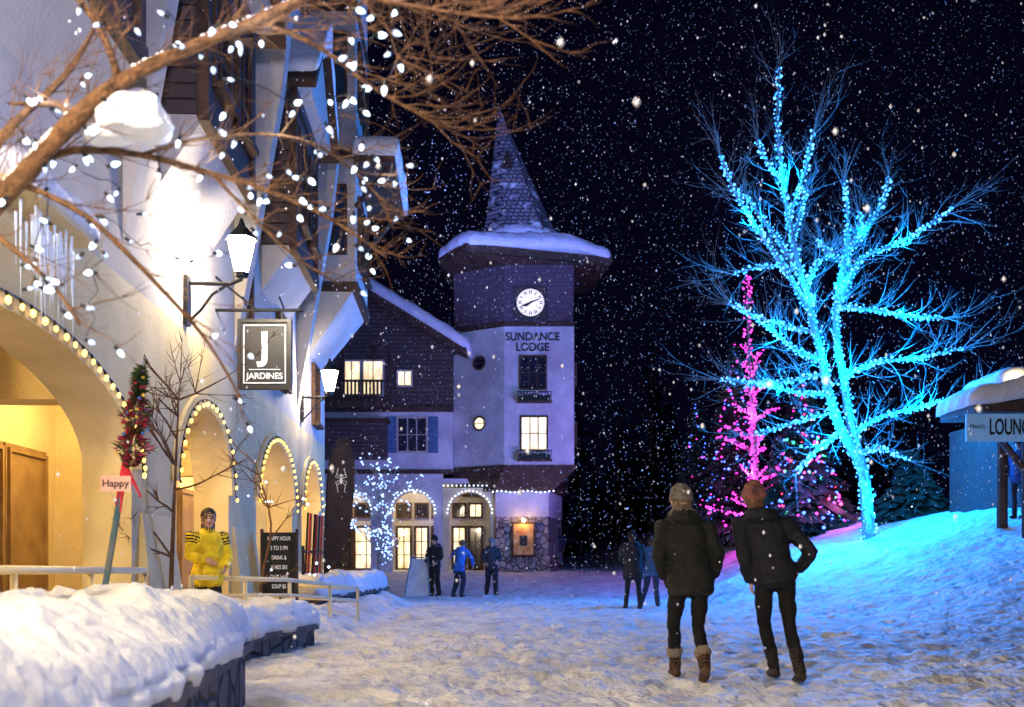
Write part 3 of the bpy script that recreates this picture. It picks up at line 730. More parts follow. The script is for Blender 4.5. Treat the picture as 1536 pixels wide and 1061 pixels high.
# ------------------------------------------------------------ foreground tree, 375 grid units = 1 m
g=grp('foreground_bare_tree')
base=V((-2.55,4.0,.3)); ox,oy=-190,1120
limbs=[
 ([(-190,1120),(-185,800),(-165,560),(-110,410),(-20,340),(60,270),(130,200),(200,148),(300,105),(400,68),(500,30),(620,12),(700,-10)],.070,.006,-.25),
 ([(60,268),(110,228),(200,222),(300,238),(400,262),(480,292),(560,340)],.019,.005,.5),
 ([(40,285),(130,325),(230,425),(290,500),(335,590)],.014,.005,.4),
 ([(130,200),(80,150),(20,120),(-60,90)],.022,.007,.5),
 ([(300,105),(330,60),(400,10),(450,-60)],.015,.006,.4),
 ([(200,148),(180,80),(120,10),(90,-60)],.018,.006,-.3),
 ([(400,68),(480,85),(560,130),(640,160),(700,175)],.012,.004,.4),
 ([(-20,340),(60,400),(130,460),(180,520)],.015,.005,-.3),
 ([(300,238),(360,300),(420,350),(480,380)],.009,.004,.3),
 ([(500,30),(600,60),(700,90),(780,110)],.009,.004,-.2),
 ([(0,335),(-30,200),(40,60),(60,-60)],.028,.009,.6),
 ([(620,12),(700,40),(760,30),(840,-20)],.008,.003,.2),
 ([(200,222),(300,170),(420,150),(520,200),(560,260)],.009,.004,.6)]
br=make_branches(limbs,ox,oy,375,base)
mb=MB(); ends=[]; tw_=MB()
for bi,(P,rr) in enumerate(br):
    mb.tube(P,[r*(1+.20*noise.noise(p*14)) for r,p in zip(rr,P)],9)
    st=12 if bi==0 else 2
    for i in range(st,len(P)-1):
        dirn=(P[i+1]-P[i]).normalized()
        for k in range(2 if bi in (0,1,6,9,10,11,12) else 1):
            if R()<.9: branch_twigs(tw_,P[i],(dirn*.9+V((U(-.2,1),U(-.7,.7),U(-.5,.9)))),U(.16,.44),.0034,1,n=4,up=.15,sub=4,ends=ends,wander=.5)
for (a,b) in ((520,20),(600,20),(640,60),(600,110),(560,60),(480,40),(680,20)):
    p=base+V(((a-ox)/375,-.1+U(-.2,.3),(oy-b)/375))
    for k in range(8): branch_twigs(tw_,p,V((U(-.1,1),U(-.5,.5),U(-.7,.8))),U(.18,.42),.0032,1,n=4,up=.1,sub=3,ends=ends,wander=.5)
mb.obj('trunk_and_limbs',BARK,g,True); tw_.obj('twigs',BARK,g)
bb=MB()
def bulb(p):
    q=p+V((U(-.012,.012),U(-.012,.012),-.02)); k=V((U(-.9,.9),U(-.7,.7),U(-1.2,.3))).normalized(); s=U(.65,1.0); mi=1 if R()<.5 else 2
    bb.tube([q+k*(-.022),q],[.0065,.0075],6,0); bb.tube([q,q+k*.010*s,q+k*.024*s,q+k*.036*s],[.007*s,.012*s,.009*s,.002],8,mi)
allp=[p for e in ends for p in e]+[p for P,rr in br[1:] for p in P]
allp=[p for p in allp if p.x<-.45 and p.z<3.15]
for k in range(105): bulb(random.choice(allp))
def strand(a,b,sag,n):
    a=base+V(((a[0]-ox)/375,a[2],(oy-a[1])/375)); b=base+V(((b[0]-ox)/375,b[2],(oy-b[1])/375)); pts=[]
    for i in range(n+1):
        t=i/n; p=a.lerp(b,t)-V((0,0,sag*4*t*(1-t)))+V((U(-1,1),U(-1,1),U(-1,1)))*.02; pts.append(p)
    bb.tube(pts,.0025,4,0)
    for p in pts[::2]:
        if R()<.8: bulb(p)
strand((590,20,-.2),(600,110,-.1),.0,8); strand((600,110,-.1),(490,150,.0),.03,8); strand((545,130,0),(540,350,.2),.0,14); strand((490,160,.1),(400,300,.3),.06,10)
strand((280,60,-.2),(430,130,.1),.06,8); strand((0,170,0),(160,260,.1),.04,10); strand((70,240,0),(30,420,.1),.0,10); strand((330,330,.3),(120,300,.2),.10,12); strand((440,380,.3),(330,260,.3),.03,8); strand((160,320,0),(130,500,0),0,8)
bb.obj('cool_white_light_string',[BLACK,WHB,WHB2],g)
for k in range(9):
    p=random.choice(allp); pointlight('bulb',p+V((0,-.06,-.06)),1.8,(.75,.87,1),.012,g)
def clump(c,r,sz,parent,name='snow_clump'):
    m=MB(); vs,fs=ICO[3]; out=[]
    for v in vs:
        d=V(v); f=1+.22*noise.noise(d*1.4+V(c))+.10*noise.noise(d*3.5+V(c))+.04*noise.noise(d*9+V(c)); z=d.z*(sz if d.z>0 else sz*.35)
        out.append(V(c)+V((d.x*r*f,d.y*r*.8*f,z*r*f)))
    m.add(out,fs); return m.obj(name,SNOW,parent,True)
def fp(a,b,d): return base+V(((a-ox)/375,d,(oy-b)/375))
clump(fp(205,200,-.05),.15,.95,g); clump(fp(165,215,-.05),.09,.6,g); clump(fp(590,20,-.2),.11,.8,g); clump(fp(545,10,-.2),.08,.6,g)
m=MB()
P,rr=br[0]
for i in range(14,len(P)-4):
    if noise.noise(P[i]*5)>-.05:
        for k in range(3): m.ball(P[i].lerp(P[i+1],k/3)+V((0,0,rr[i]*.95)),rr[i]*U(.5,.75),0,.5,1)
m.obj('snow_on_limb',SNOW,g,True)
ic=MB()
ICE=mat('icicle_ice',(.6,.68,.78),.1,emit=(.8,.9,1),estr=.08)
for k in range(42):
    p=F(U(6.6,7.4),.10+U(0,.12),U(3.0,3.25)+.25); l=U(.12,.7); ic.tube([p,p-V((0,0,l*.5)),p-V((0,0,l))],[.011,.006,.001],5)
ic.obj('icicles',ICE,lb)
ic=MB(FM); ic.box(6.3,7.7,0,.28,3.45,3.55); ic.obj('ledge',CREAM,lb)
snowcap([(6.25,0),(7.75,0),(7.75,.3),(6.25,.3)],3.55,.15,.15,'ledge_snow',lb,M=FM,amp=.03)
# ------------------------------------------------------------ festive pole
g=grp('festive_signpost'); mb=MB()
a=V((-2.74,6.6,.55)); b=V((-2.50,6.6,1.98)); mb.tube([a,b],.022,8,0)
mb.box(-2.70,-2.50,6.56,6.585,1.50,1.60,1)
for i in range(5): mb.tube([b+V((-.05,-.02,-.3)),b+V((U(-.12,.1),-.03,-.42-.05*i))],[.018,.006],5,2)
mb.obj('pole_and_board',[mat('pole_paint',(.04,.10,.15),.5,(.12,.14,.15),8),mat('pink_board',(.75,.42,.36),.6),mat('red_ribbon',(.5,.02,.05),.6)],g)
text('Happy',.068,(-2.60,6.555,1.55),(math.pi/2,0,0),TEXTD,g,'lettering',.003)
mb=MB(); 
for i in range(1500):
    t=R(); h=1.66+.66*(1-t); rr=.125*t**.6*U(.2,1)*(1 if t<.85 else .6)*(.8+.35*math.sin(t*17)); an=U(0,6.28); c=V((-2.50+.10*(h-1.68)+rr*math.cos(an),6.57+rr*math.sin(an),h)); s=.026
    o=V((math.cos(an),math.sin(an),U(-.4,.9))).normalized(); sd=o.orthogonal().normalized()*.35
    mb.add([c-sd*s,c+sd*s,c+o*s*1.6],[(0,1,2)],0 if R()<.5 or t<.3 else 1)
for i in range(40): t=R(); an=U(0,6.28); h=1.68+.62*(1-t); mb.ball((-2.50+.1*(h-1.68)+.105*t**.5*math.cos(an),6.57-.10*t**.5*abs(math.sin(an)),h),.013,random.choice([1,2,3]))
mb.obj('dressed_sprig',[mat('green_sprig',(.03,.07,.025),.7),mat('red_foil',(.30,.015,.05),.4),mat('gold_foil',(.7,.5,.1),.3),mat('blue_foil',(.05,.15,.5),.3)],g)
# ------------------------------------------------------------ feather banner
g=grp('feather_banner'); mb=MB(); bx,by,bz=-3.62,19.3,.35
pole=[V((bx,by,bz)),V((bx+.02,by,bz+1.5)),V((bx+.10,by,bz+2.6)),V((bx+.28,by,bz+3.0)),V((bx+.46,by,bz+3.02))]
pole=smoothpts(pole,5); mb.tube(pole,.016,6,0)
outer=[(.06,.45),(.34,.75),(.50,1.3),(.58,2.0),(.58,2.6),(.50,2.98)]
n=18; rowsL=[]
for i in range(n+1):
    t=i/n; idx=t*(len(pole)-1); j=min(int(idx),len(pole)-2); L_=pole[j].lerp(pole[j+1],idx-j)
    if i==0: L_=V((bx,by,bz+.45))
    k_=t*(len(outer)-1); jj=min(int(k_),len(outer)-2); o_=outer[jj]; p_=outer[jj+1]; f=k_-jj
    Rr=V((bx+o_[0]+(p_[0]-o_[0])*f,by+.03*math.sin(t*9),bz+o_[1]+(p_[1]-o_[1])*f))
    if L_.z<bz+.45: L_.z=bz+.45
    rowsL.append((L_,Rr))
for i in range(n):
    (a,b),(c,d)=rowsL[i],rowsL[i+1]; mb.add([a,b,d,c],[(0,1,2,3)],1)
mb.box(bx-.25,bx+.25,by-.25,by+.25,bz-.1,bz+.02,0)
cx,cz,cy=bx+.33,bz+2.25,by-.035
mb.ball((cx,cy,cz-.03),.028,2,2.4); mb.ball((cx,cy,cz+.08),.024,2,1.2)
for s_ in (-1,1):
    for k,(dx,dz) in enumerate(((.08,.22),(.11,.11),(.11,-.11),(.08,-.25))):
        mb.tube([(cx,cy,cz+.03-.02*k),(cx+s_*dx,cy,cz+dz*.45),(cx+s_*dx*.75,cy,cz+dz)],.006,4,2)
mb.obj('banner',[BLACK,mat('banner_cloth',(.035,.025,.03),.8,(.05,.035,.04),4),SIGNW],g)
g=grp('menu_board'); mb=MB(); MX,MY=-3.62,14.6
mb.box(MX-.02,MX+.46,MY,MY+.04,.55,1.45,0); mb.box(MX-.05,MX-.021,MY-.02,MY+.06,.0,1.5,1); mb.box(MX+.461,MX+.49,MY-.02,MY+.06,.0,1.5,1)
mb.obj('board',[SB,WOOD],g)
for i,s_ in enumerate(('HAPPY HOUR','3 TO 5 PM','DRINK &','APRES SKI','CLUB NITE','SOUP $5')): text(s_,.085,(MX+.22,MY-.006,1.36-i*.14),(math.pi/2,0,0),SIGNW,g,'lettering',.003,sx=.65)
g=grp('ski_rack'); mb=MB()
for i in range(9):
    x=-3.75+U(-.02,.02); y=18.0+i*.2; mb.tube([(x,y,.2),(x+.08,y,1.9)],.022,5,i%3)
mb.tube([(-3.72,17.8,1.2),(-3.72,19.9,1.2)],.03,6,0);mb.tube([(-3.72,17.8,.5),(-3.72,19.9,.5)],.03,6,0)
mb.tube([(-3.72,17.8,.0),(-3.72,17.8,1.3)],.03,6,0);mb.tube([(-3.72,19.9,.0),(-3.72,19.9,1.3)],.03,6,0)
mb.obj('skis_and_frame',[BLACK,mat('ski_red',(.4,.03,.03),.3),mat('ski_grey',(.3,.3,.32),.3)],g)
g=grp('sandwich_board'); mb=MB(); x,y,z=-2.72,29,gz(-2.7,29)
AW=mat('board_white',(.7,.72,.74),.5,(.5,.52,.55),3)
mb.ext([(x-.33,y-.3,z),(x+.33,y-.3,z),(x+.25,y,z+1.08),(x-.18,y,z+1.08)],(0,.03,0),0)
mb.ext([(x-.33,y+.3,z),(x+.33,y+.3,z),(x+.25,y+.04,z+1.08),(x-.18,y+.04,z+1.08)],(0,.03,0),0)
mb.tube([(x-.36,y-.32,z),(x-.2,y-.02,z+1.12)],.02,5,1);mb.tube([(x+.36,y-.32,z),(x+.28,y-.02,z+1.12)],.02,5,1);mb.tube([(x-.2,y-.02,z+1.12),(x+.28,y-.02,z+1.12)],.02,5,1)
mb.obj('panels',[AW,mat('board_rim',(.12,.25,.35),.5)],g)
# ------------------------------------------------------------ lounge pavilion right
g=grp('lounge_pavilion'); mb=MB()
XL=8.78; Yf=19.0
mb.ext([(XL,Yf,3.86),(16,Yf,3.86),(16,Yf,4.05),(XL,Yf,4.05)],(0,1.5,0),0)
for x,y in ((9.95,Yf+.3),(9.95,Yf+1.3),(12.4,Yf+.3)): mb.tube([(x,y,gz(x,y)-.3),(x,y,3.9)],.11,8,0)
mb.tube([(9.95,Yf+.3,2.7),(9.1,Yf+.3,3.80)],.07,6,0); mb.tube([(9.95,Yf+.3,2.9),(10.9,Yf+.3,3.85)],.07,6,0)
mb.box(11.2,16,Yf+1.51,Yf+6.6,1.2,4.3,1)
mb.box(9.8,16,Yf+.9,Yf+2.6,4.40,4.62,0)
mb.obj('posts_and_roof',[WOOD,mat('dark_cladding',(.04,.028,.022),.8,(.025,.018,.015),5)],g)
snowcap([(XL-.1,Yf-.1),(16.2,Yf-.1),(16.2,Yf+1.6),(XL-.1,Yf+1.6)],lambda x,y:4.06+.22*ss(XL,XL+1.6,x),.33,.4,'roof_snow',g,seg=.12,amp=.08)
snowcap([(9.7,Yf+.8),(16.2,Yf+.8),(16.2,Yf+2.7),(9.7,Yf+2.7)],4.63,.26,.3,'upper_snow',g,seg=.12,amp=.06)
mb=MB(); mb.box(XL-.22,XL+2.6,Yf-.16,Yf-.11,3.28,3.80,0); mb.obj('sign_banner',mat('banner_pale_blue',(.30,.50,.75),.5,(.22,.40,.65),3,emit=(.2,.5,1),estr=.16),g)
text('LOUNGE',.42,(XL+.20,Yf-.175,3.54),(math.pi/2,0,0),TEXTD,g,'lettering',.006,align='LEFT',bold=.006,sx=.52)
text('Masa\'s',.11,(XL-.02,Yf-.175,3.56),(math.pi/2,0,0),TEXTD,g,'small_lettering',.004)
mb=MB()
for i in range(30): mb.ball((9.75+i*.09,Yf+.76,4.60+.03*math.sin(i*.9)),.036)
mb.obj('warm_bulbs',ARCW,g)
for x in (9.9,10.6): pointlight('bulb',(x,Yf+.65,4.66),8,(1,.75,.4),.03,g)
# ------------------------------------------------------------ added spots for coloured wash on the buildings, fixtures invented
def added_flood(loc,target,P,col,ang):
    g=grp('added_floodlight'); l=bpy.data.lights.new('beam','SPOT'); l.energy=P; l.color=col; l.spot_size=math.radians(ang); l.spot_blend=.6; l.shadow_soft_size=.12
    o=bpy.data.objects.new('beam',l); d=(V(target)-V(loc)).normalized(); o.location=V(loc)+d*.12; o.rotation_euler=d.to_track_quat('-Z','Y').to_euler(); scene.collection.objects.link(o); o.parent=g
    mb=MB(); p=V(loc); mb.tube([p-d*.12,p+d*.05],[.10,.15],10,0); mb.tube([p,V((p.x,p.y,p.z-.4))],.03,6,0); mb.obj('added_housing',BLACK,g)
added_flood((6.2,30.5,1.4),(0,39.5,8.0),2500,(.30,.22,1),62)  # added purple wash on the tower front
added_flood((5.0,27.5,1.1),(-5,39.5,7),2300,(.26,.30,1),60)
added_flood((4.8,27.0,1.1),(-3.3,21.5,9),3800,(.14,.28,1),60)  # added blue wash on the left building's far end
added_flood((-2.75,22.9,9.95),(0.6,40.5,14.8),13000,(.20,.27,1),34)  # added wash to lift the spire and eave snow
added_flood((.75,-1.6,3.9),(-3.9,15,8.5),2400,(.34,.42,1),58)  # added unseen bluish fill for the upper left facade
# ------------------------------------------------------------ people
SKIN=mat('skin',(.55,.33,.24),.5)
def ringtube(parts,pts,rads,label,n=18,bref=None,cap=.6,step=.03):
    pts=[V(p) for p in pts]; rads=[(r,r) if not hasattr(r,'__len__') else r for r in rads]
    P=[];Q=[]
    for i in range(len(pts)-1):
        k=max(1,int((pts[i+1]-pts[i]).length/step))
        for j in range(k):
            t=j/k; P.append(pts[i].lerp(pts[i+1],t)); tt=t*t*(3-2*t); Q.append((rads[i][0]*(1-tt)+rads[i+1][0]*tt,rads[i][1]*(1-tt)+rads[i+1][1]*tt))
    P.append(pts[-1]);Q.append(rads[-1])
    d0=(P[0]-P[1]).normalized(); d1=(P[-1]-P[-2]).normalized(); a0,a1=min(Q[0]),min(Q[-1])
    pre=[];post=[]
    for ang in (80,60,35):
        th=math.radians(ang); pre.append((P[0]+d0*a0*cap*math.sin(th),(Q[0][0]*math.cos(th),Q[0][1]*math.cos(th))))
        post.append((P[-1]+d1*a1*cap*math.sin(th),(Q[-1][0]*math.cos(th),Q[-1][1]*math.cos(th))))
    A=pre+list(zip(P,Q))+post[::-1]
    vs=[]
    K=len(A)
    for i,(p,q) in enumerate(A):
        lo=max(i-1,0);hi=min(i+1,K-1); t=(A[hi][0]-A[lo][0]).normalized()
        ref=V(bref) if bref else V((0,1,0))
        if abs(t.dot(ref))>.92: ref=V((1,0,0))
        a=ref.cross(t).normalized(); b=t.cross(a)
        for j in range(n):
            an=2*math.pi*j/n; vs.append(p+a*q[0]*math.cos(an)+b*q[1]*math.sin(an))
    fs=[(i*n+j,i*n+(j+1)%n,(i+1)*n+(j+1)%n,(i+1)*n+j) for i in range(K-1) for j in range(n)]
    fs.append(tuple(range(n))[::-1]); fs.append(tuple(range((K-1)*n,K*n)))
    parts.append((vs,fs,label))
def ellipsoid(parts,c,r,label,lv=2):
    vs,fs=ICO[lv]; c=V(c)
    parts.append(([c+V((v[0]*r[0],v[1]*r[1],v[2]*r[2])) for v in vs],fs,label))
def remesh(parts,voxel,name,mats,parent,M,amp=.006,hardlabels=()):
    mb=MB()
    for vs,fs,l in parts: mb.add(vs,fs)
    o=mb.obj('tmp',[]); md=o.modifiers.new('r','REMESH'); md.mode='VOXEL'; md.voxel_size=voxel
    sm=o.modifiers.new('s','SMOOTH'); sm.factor=.5; sm.iterations=2
    bpy.context.view_layer.update()
    me=bpy.data.meshes.new_from_object(o.evaluated_get(bpy.context.evaluated_depsgraph_get())); bpy.data.objects.remove(o)
    N=sum(len(p[0]) for p in parts); kd=kdtree.KDTree(N); lab=[]; i=0
    for vs,fs,l in parts:
        for v in vs: kd.insert(v,i); lab.append(l); i+=1
    kd.balance()
    me.materials.clear()
    for m in mats: me.materials.append(m)
    for f in me.polygons: f.material_index=lab[kd.find(f.center)[1]]; f.use_smooth=True
    if amp:
        nr=[v.normal.copy() for v in me.vertices]
        for v,nn in zip(me.vertices,nr):
            l=lab[kd.find(v.co)[1]]
            if l in hardlabels: continue
            c=v.co; v.co=c+nn*amp*(noise.noise(V((c.x*9,c.y*9,c.z*14)))+.6*noise.noise(V((c.x*20,c.y*20,c.z*34+2))))
    me.name=name; ob=bpy.data.objects.new(name,me); ob.matrix_world=M; scene.collection.objects.link(ob); ob.parent=parent
    return ob
def hand_parts(w,D,N,side,s=1,curl=.5):
    D=V(D).normalized();N=V(N);N=(N-D*N.dot(D)).normalized();S=D.cross(N)
    if S.dot(V(side))<0: S=-S
    P=[]; w=V(w)
    ringtube(P,[w-D*.03,w,w+D*.04*s,w+D*.085*s],[(.026*s,.020*s),(.027*s,.018*s),(.040*s,.015*s),(.040*s,.013*s)],0,12,bref=N,step=.01)
    for k,(o,l) in enumerate(((.030,.070),(.011,.080),(-.009,.074),(-.028,.058))):
        b=w+D*.080*s+S*o*s; c1=curl*.5+.08*k; d1=(D*math.cos(c1)+N*math.sin(c1)); c2=c1+curl*.8; d2=(D*math.cos(c2)+N*math.sin(c2)); c3=c2+curl*.5; d3=(D*math.cos(c3)+N*math.sin(c3))
        p1=b+d1*l*.45*s;p2=p1+d2*l*.32*s;p3=p2+d3*l*.23*s
        ringtube(P,[b-D*.02*s,b,p1,p2,p3],[.0085*s,.0088*s,.008*s,.0075*s,.006*s],0,8,bref=S,step=.008)
    b=w+D*.022*s+S*.026*s; d1=(D*.7+S*.75+N*.25).normalized(); p1=b+d1*.035*s; d2=(D*.9+S*.3+N*.35).normalized(); p2=p1+d2*.03*s; p3=p2+d2*.022*s
    ringtube(P,[b-d1*.015,b,p1,p2,p3],[.012*s,.012*s,.010*s,.009*s,.007*s],0,8,bref=N,step=.008)
    return P
def person(name,x,y,rot,H=1.7,z=None,pose={},coat=(.015,.015,.018),legs=(.012,.012,.014),boots=(.02,.015,.012),hat=None,hair=(.05,.03,.02),hem=.80,bulk=1.0,hood=True,hairlong=False,fur=None,cuffc=None,voxel=.013,gloves=None,legr=(.088,.058,.045),face=False,hands=True,hatcol2=None,fold=.009,yoke=None):
    g=grp(name)
    J=dict(hipL=(-.09,0,.90),hipR=(.09,0,.90),kneeL=(-.10,.03,.49),kneeR=(.10,.03,.49),ankL=(-.10,0,.09),ankR=(.10,0,.09),
           shL=(-.18,0,1.39),shR=(.18,0,1.39),elbL=(-.27,-.03,1.12),elbR=(.27,-.03,1.12),wrL=(-.25,.08,.90),wrR=(.25,.08,.90),
           lean=(0,0),head=(0,.02),toeL=(0,1),toeR=(0,1),turn=0)
    J.update(pose); lx,ly=J['lean']
    def T(p):
        p=V(p); k=max(0,p.z-.88); return V((p.x+lx*k,p.y+ly*k,p.z))
    P=[]
    # labels 0 coat 1 legs 2 boots 3 skin 4 hair 5 hat 6 fur 7 cuff 8 hat cuff 9 yoke
    for s in 'LR':
        h,k,a=V(J['hip'+s]),V(J['knee'+s]),V(J['ank'+s])
        ringtube(P,[h+V((0,0,.04)),h.lerp(k,.5),k,k.lerp(a,.35)+V((0,-.012,0)),a],[legr[0],(legr[0]+legr[1])/2+.004,legr[1],legr[1]*.98,legr[2]],1,16)
        td=V((J['toe'+s][0],J['toe'+s][1],0)).normalized(); up=(k-a).normalized()
        tilt=J.get('tilt'+s,0)
        fd=(td*math.cos(tilt)-V((0,0,1))*math.sin(tilt))
        bt=.13 if cuffc else .20
        ringtube(P,[a+up*bt,a+up*.08,a+V((0,0,-.01))],[.060,.055,.050],2,14,step=.015)
        ringtube(P,[a-fd*.045-V((0,0,.042)),a+fd*.06-V((0,0,.045)),a+fd*.17-V((0,0,.055))],[(.042,.040),(.048,.042),(.040,.028)],2,14,bref=(0,0,1),cap=.9)
        if cuffc: ringtube(P,[a+up*.135,a+up*.175],[.075,.076],7,18,cap=.4,step=.01)
    b=bulk
    ringtube(P,[T((0,0,.86)),T((0,0,.94))],[(.165,.115),(.15,.105)],1,20)
    tor=[(hem,.185*b,.135*b),(hem+.12,.190*b,.138*b),(1.04,.165*b,.118*b),(1.18,.178*b,.122*b),(1.30,.195*b,.125*b),(1.39,.180*b,.105*b),(1.45,.10,.075)]
    ringtube(P,[T((0,0,t[0])) for t in tor],[(t[1],t[2]) for t in tor],0,28,cap=.25,step=.025)
    for s in 'LR':
        a,e,w=T(J['sh'+s]),T(J['elb'+s]),T(J['wr'+s])
        ringtube(P,[a,a.lerp(e,.45),e,e.lerp(w,.4),w],[.078*b,.068*b,.058*b,.056*b,.045*b],0,16,cap=.5)
        if yoke: ringtube(P,[a+V((0,0,.006)),a.lerp(e,.28)],[.083*b,.079*b],9,16,cap=.5)
    hx,hy=J['head']; hc=T((hx,hy,1.585))
    ringtube(P,[T((0,0,1.42)),hc-V((0,0,.08))],[.058,.052],3,14)
    tn=J['turn']; fw=V((-math.sin(tn),math.cos(tn),0)); rt_=V((math.cos(tn),math.sin(tn),0))
    def HP(a,b_,c): return hc+rt_*a+fw*b_+V((0,0,c))
    ellipsoid(P,HP(0,-.005,.012),(.077,.092,.098 if hat else .105),3)
    ringtube(P,[HP(0,.02,-.02),HP(0,.045,-.075)],[(.060,.06),(.036,.034)],3,14,bref=tuple(fw))
    ringtube(P,[HP(0,.088,.02),HP(0,.112,-.018)],[.010,.015],3,8,step=.01)
    for s_ in (-1,1): ellipsoid(P,HP(s_*.080,-.005,-.005),(.012,.018,.03),3,1)
    if hat: ellipsoid(P,HP(0,-.030,-.005),(.084,.076,.085),4)
    else: ellipsoid(P,HP(0,-.018,.045),(.094,.100,.108),4)
    if hairlong:
        ringtube(P,[HP(0,-.045,-.01),HP(0,-.075,-.08),HP(0,-.09,-.17)],[(.088,.05),(.094,.05),(.088,.03)],4,16)
    if hat:
        ringtube(P,[HP(0,-.008,.035),HP(0,-.010,.070),HP(0,-.014,.115),HP(0,-.02,.150)],[(.101,.112),(.103,.114),(.092,.102),(.058,.064)],5,26,bref=tuple(fw),cap=.5,step=.010)
        ringtube(P,[HP(0,-.006,.022),HP(0,-.006,.060)],[(.108,.119),(.108,.119)],8,26,bref=tuple(fw),cap=.2,step=.010)
    if hood:
        ringtube(P,[T((-.12,-.02,1.45)),T((-.085,-.095,1.455)),T((0,-.125,1.445)),T((.085,-.095,1.455)),T((.12,-.02,1.45))],[.045,.058,.066,.058,.045],0,12)
    if fur:
        ringtube(P,[T((-.115,.03,1.47)),T((-.10,-.06,1.495)),T((0,-.115,1.50)),T((.10,-.06,1.495)),T((.115,.03,1.47))],[.026,.032,.035,.032,.026],6,10)
    ringtube(P,[T((0,.0,1.42)),T((0,.0,1.49))],[(.085,.08),(.075,.07)],0 if not yoke else 9,18)
    k=H/1.7
    zz=gz(x,y)-.02 if z is None else z
    M=Matrix.Translation((x,y,zz))@Matrix.Rotation(rot,4,'Z')@Matrix.Scale(k,4)
    C=mat('coat',coat,.75,tuple(c*1.5+.003 for c in coat),8,.5,26); 
    mats=[C,mat('trousers',legs,.8,bump=.2,bscale=60),mat('boots',boots,.6,bump=.3,bscale=30),SKIN,mat('hair',hair,.6,tuple(c*1.8 for c in hair),30,.5,90),
          mat('hat_knit',hat or (.1,.1,.1),.95,hatcol2,14,.9,120),mat('fur_trim',fur or (.3,.3,.3),.95,bump=1,bscale=90),mat('boot_cuff',cuffc or (.3,.3,.3),.95,bump=1,bscale=80),
          mat('hat_cuff',tuple(c*.75 for c in (hat or (.1,.1,.1))),.95,bump=.9,bscale=120),mat('yoke',yoke or (.02,.02,.02),.7)]
    remesh(P,voxel,'body',mats,g,M,amp=fold,hardlabels=(3,))
    if hands:
        gm=mat('glove',gloves,.8) if gloves else SKIN
        for s,sg in (('L',-1),('R',1)):
            e,w=T(J['elb'+s]),T(J['wr'+s]); D=(w-e).normalized()+V(J.get('hd'+s,(0,0,-.3)))
            HPp=hand_parts(w+(w-e).normalized()*.02,D,V((-sg,0,0)) if not J.get('pn'+s) else J['pn'+s],V((0,1,0)) if not J.get('ts'+s) else J['ts'+s])
            remesh(HPp,.006 if voxel<.02 else .009,'hand_'+s,[gm],g,M,amp=0)
    if face:
        mb=MB()
        for s_ in (-1,1): mb.ball(HP(s_*.031,.080,.012),.011,0,.7,1)
        mb.tube([HP(-.022,.083,-.05),HP(0,.09,-.053),HP(.022,.083,-.05)],.0055,6,1)
        for s_ in (-1,1): mb.tube([HP(s_*.018,.09,.032),HP(s_*.045,.082,.034)],.004,5,0)
        o=mb.obj('eyes_and_mouth',[BLACK,mat('lips',(.35,.12,.1),.5)],g); o.matrix_world=M
    return g
person('walking_woman',1.57,8.8,0,1.69,pose=dict(lean=(-.10,0),head=(-.01,.02),hipL=(-.10,0,.9),hipR=(.09,0,.9),kneeL=(-.13,.12,.50),ankL=(-.10,.20,.10),kneeR=(.07,.02,.49),ankR=(.09,-.22,.14),tiltR=.45,
     elbL=(-.26,-.04,1.13),wrL=(-.21,.10,.93),elbR=(.26,-.04,1.13),wrR=(.23,.10,.93)),coat=(.009,.010,.009),legs=(.006,.006,.007),boots=(.09,.045,.025),cuffc=(.42,.34,.25),hat=(.34,.29,.24),hatcol2=(.22,.19,.17),hair=(.14,.09,.05),hairlong=True,hem=.78,bulk=1.12,fur=(.24,.19,.14),gloves=(.02,.02,.02))
person('walking_woman',2.31,8.75,0,1.71,pose=dict(lean=(-.24,0),head=(-.02,.02),hipL=(-.11,0,.9),hipR=(.08,0,.9),kneeL=(-.08,.10,.50),ankL=(.04,.20,.10),kneeR=(.12,.02,.49),ankR=(.17,-.15,.10),tiltR=.15,
     shL=(-.19,0,1.39),shR=(.19,0,1.39),elbL=(-.24,-.05,1.10),wrL=(-.21,.06,.88),elbR=(.34,-.10,1.13),wrR=(.24,.06,.98),hdL=(0,0,-.4)),coat=(.008,.009,.013),legs=(.006,.006,.007),boots=(.03,.022,.018),hat=(.55,.22,.15),hatcol2=(.14,.07,.08),hair=(.10,.05,.03),hem=.88,bulk=1.04)
person('standing_pedestrian',2.62,21.6,.1,1.66,pose=dict(kneeL=(-.11,.1,.5),ankL=(-.14,.12,.09),kneeR=(.12,.0,.49),ankR=(.13,-.1,.09),lean=(-.03,.05),elbL=(-.26,.03,1.12),wrL=(-.15,.2,1.05),elbR=(.26,.03,1.12),wrR=(.15,.2,1.05)),coat=(.012,.012,.016),hat=(.02,.02,.025),hem=.68,bulk=1.25,voxel=.02)
person('standing_pedestrian',3.12,22.3,-.3,1.55,pose=dict(kneeL=(-.16,.12,.5),ankL=(-.28,.05,.09),kneeR=(.1,.02,.49),ankR=(.16,-.1,.09),elbR=(.30,.05,1.15),wrR=(.22,.2,.95)),coat=(.03,.09,.22),legs=(.03,.05,.10),hat=(.04,.05,.08),voxel=.02,legr=(.095,.07,.06))
person('standing_pedestrian',-2.24,29,2.6,1.74,pose=dict(kneeL=(-.12,.06,.5),ankL=(-.15,.0,.09),turn=.2,elbL=(-.26,.03,1.12),wrL=(-.17,.17,.98),elbR=(.26,.03,1.12),wrR=(.17,.17,.98)),coat=(.018,.02,.03),legs=(.02,.02,.025),hat=(.03,.03,.03),voxel=.02,face=True,legr=(.10,.08,.068))
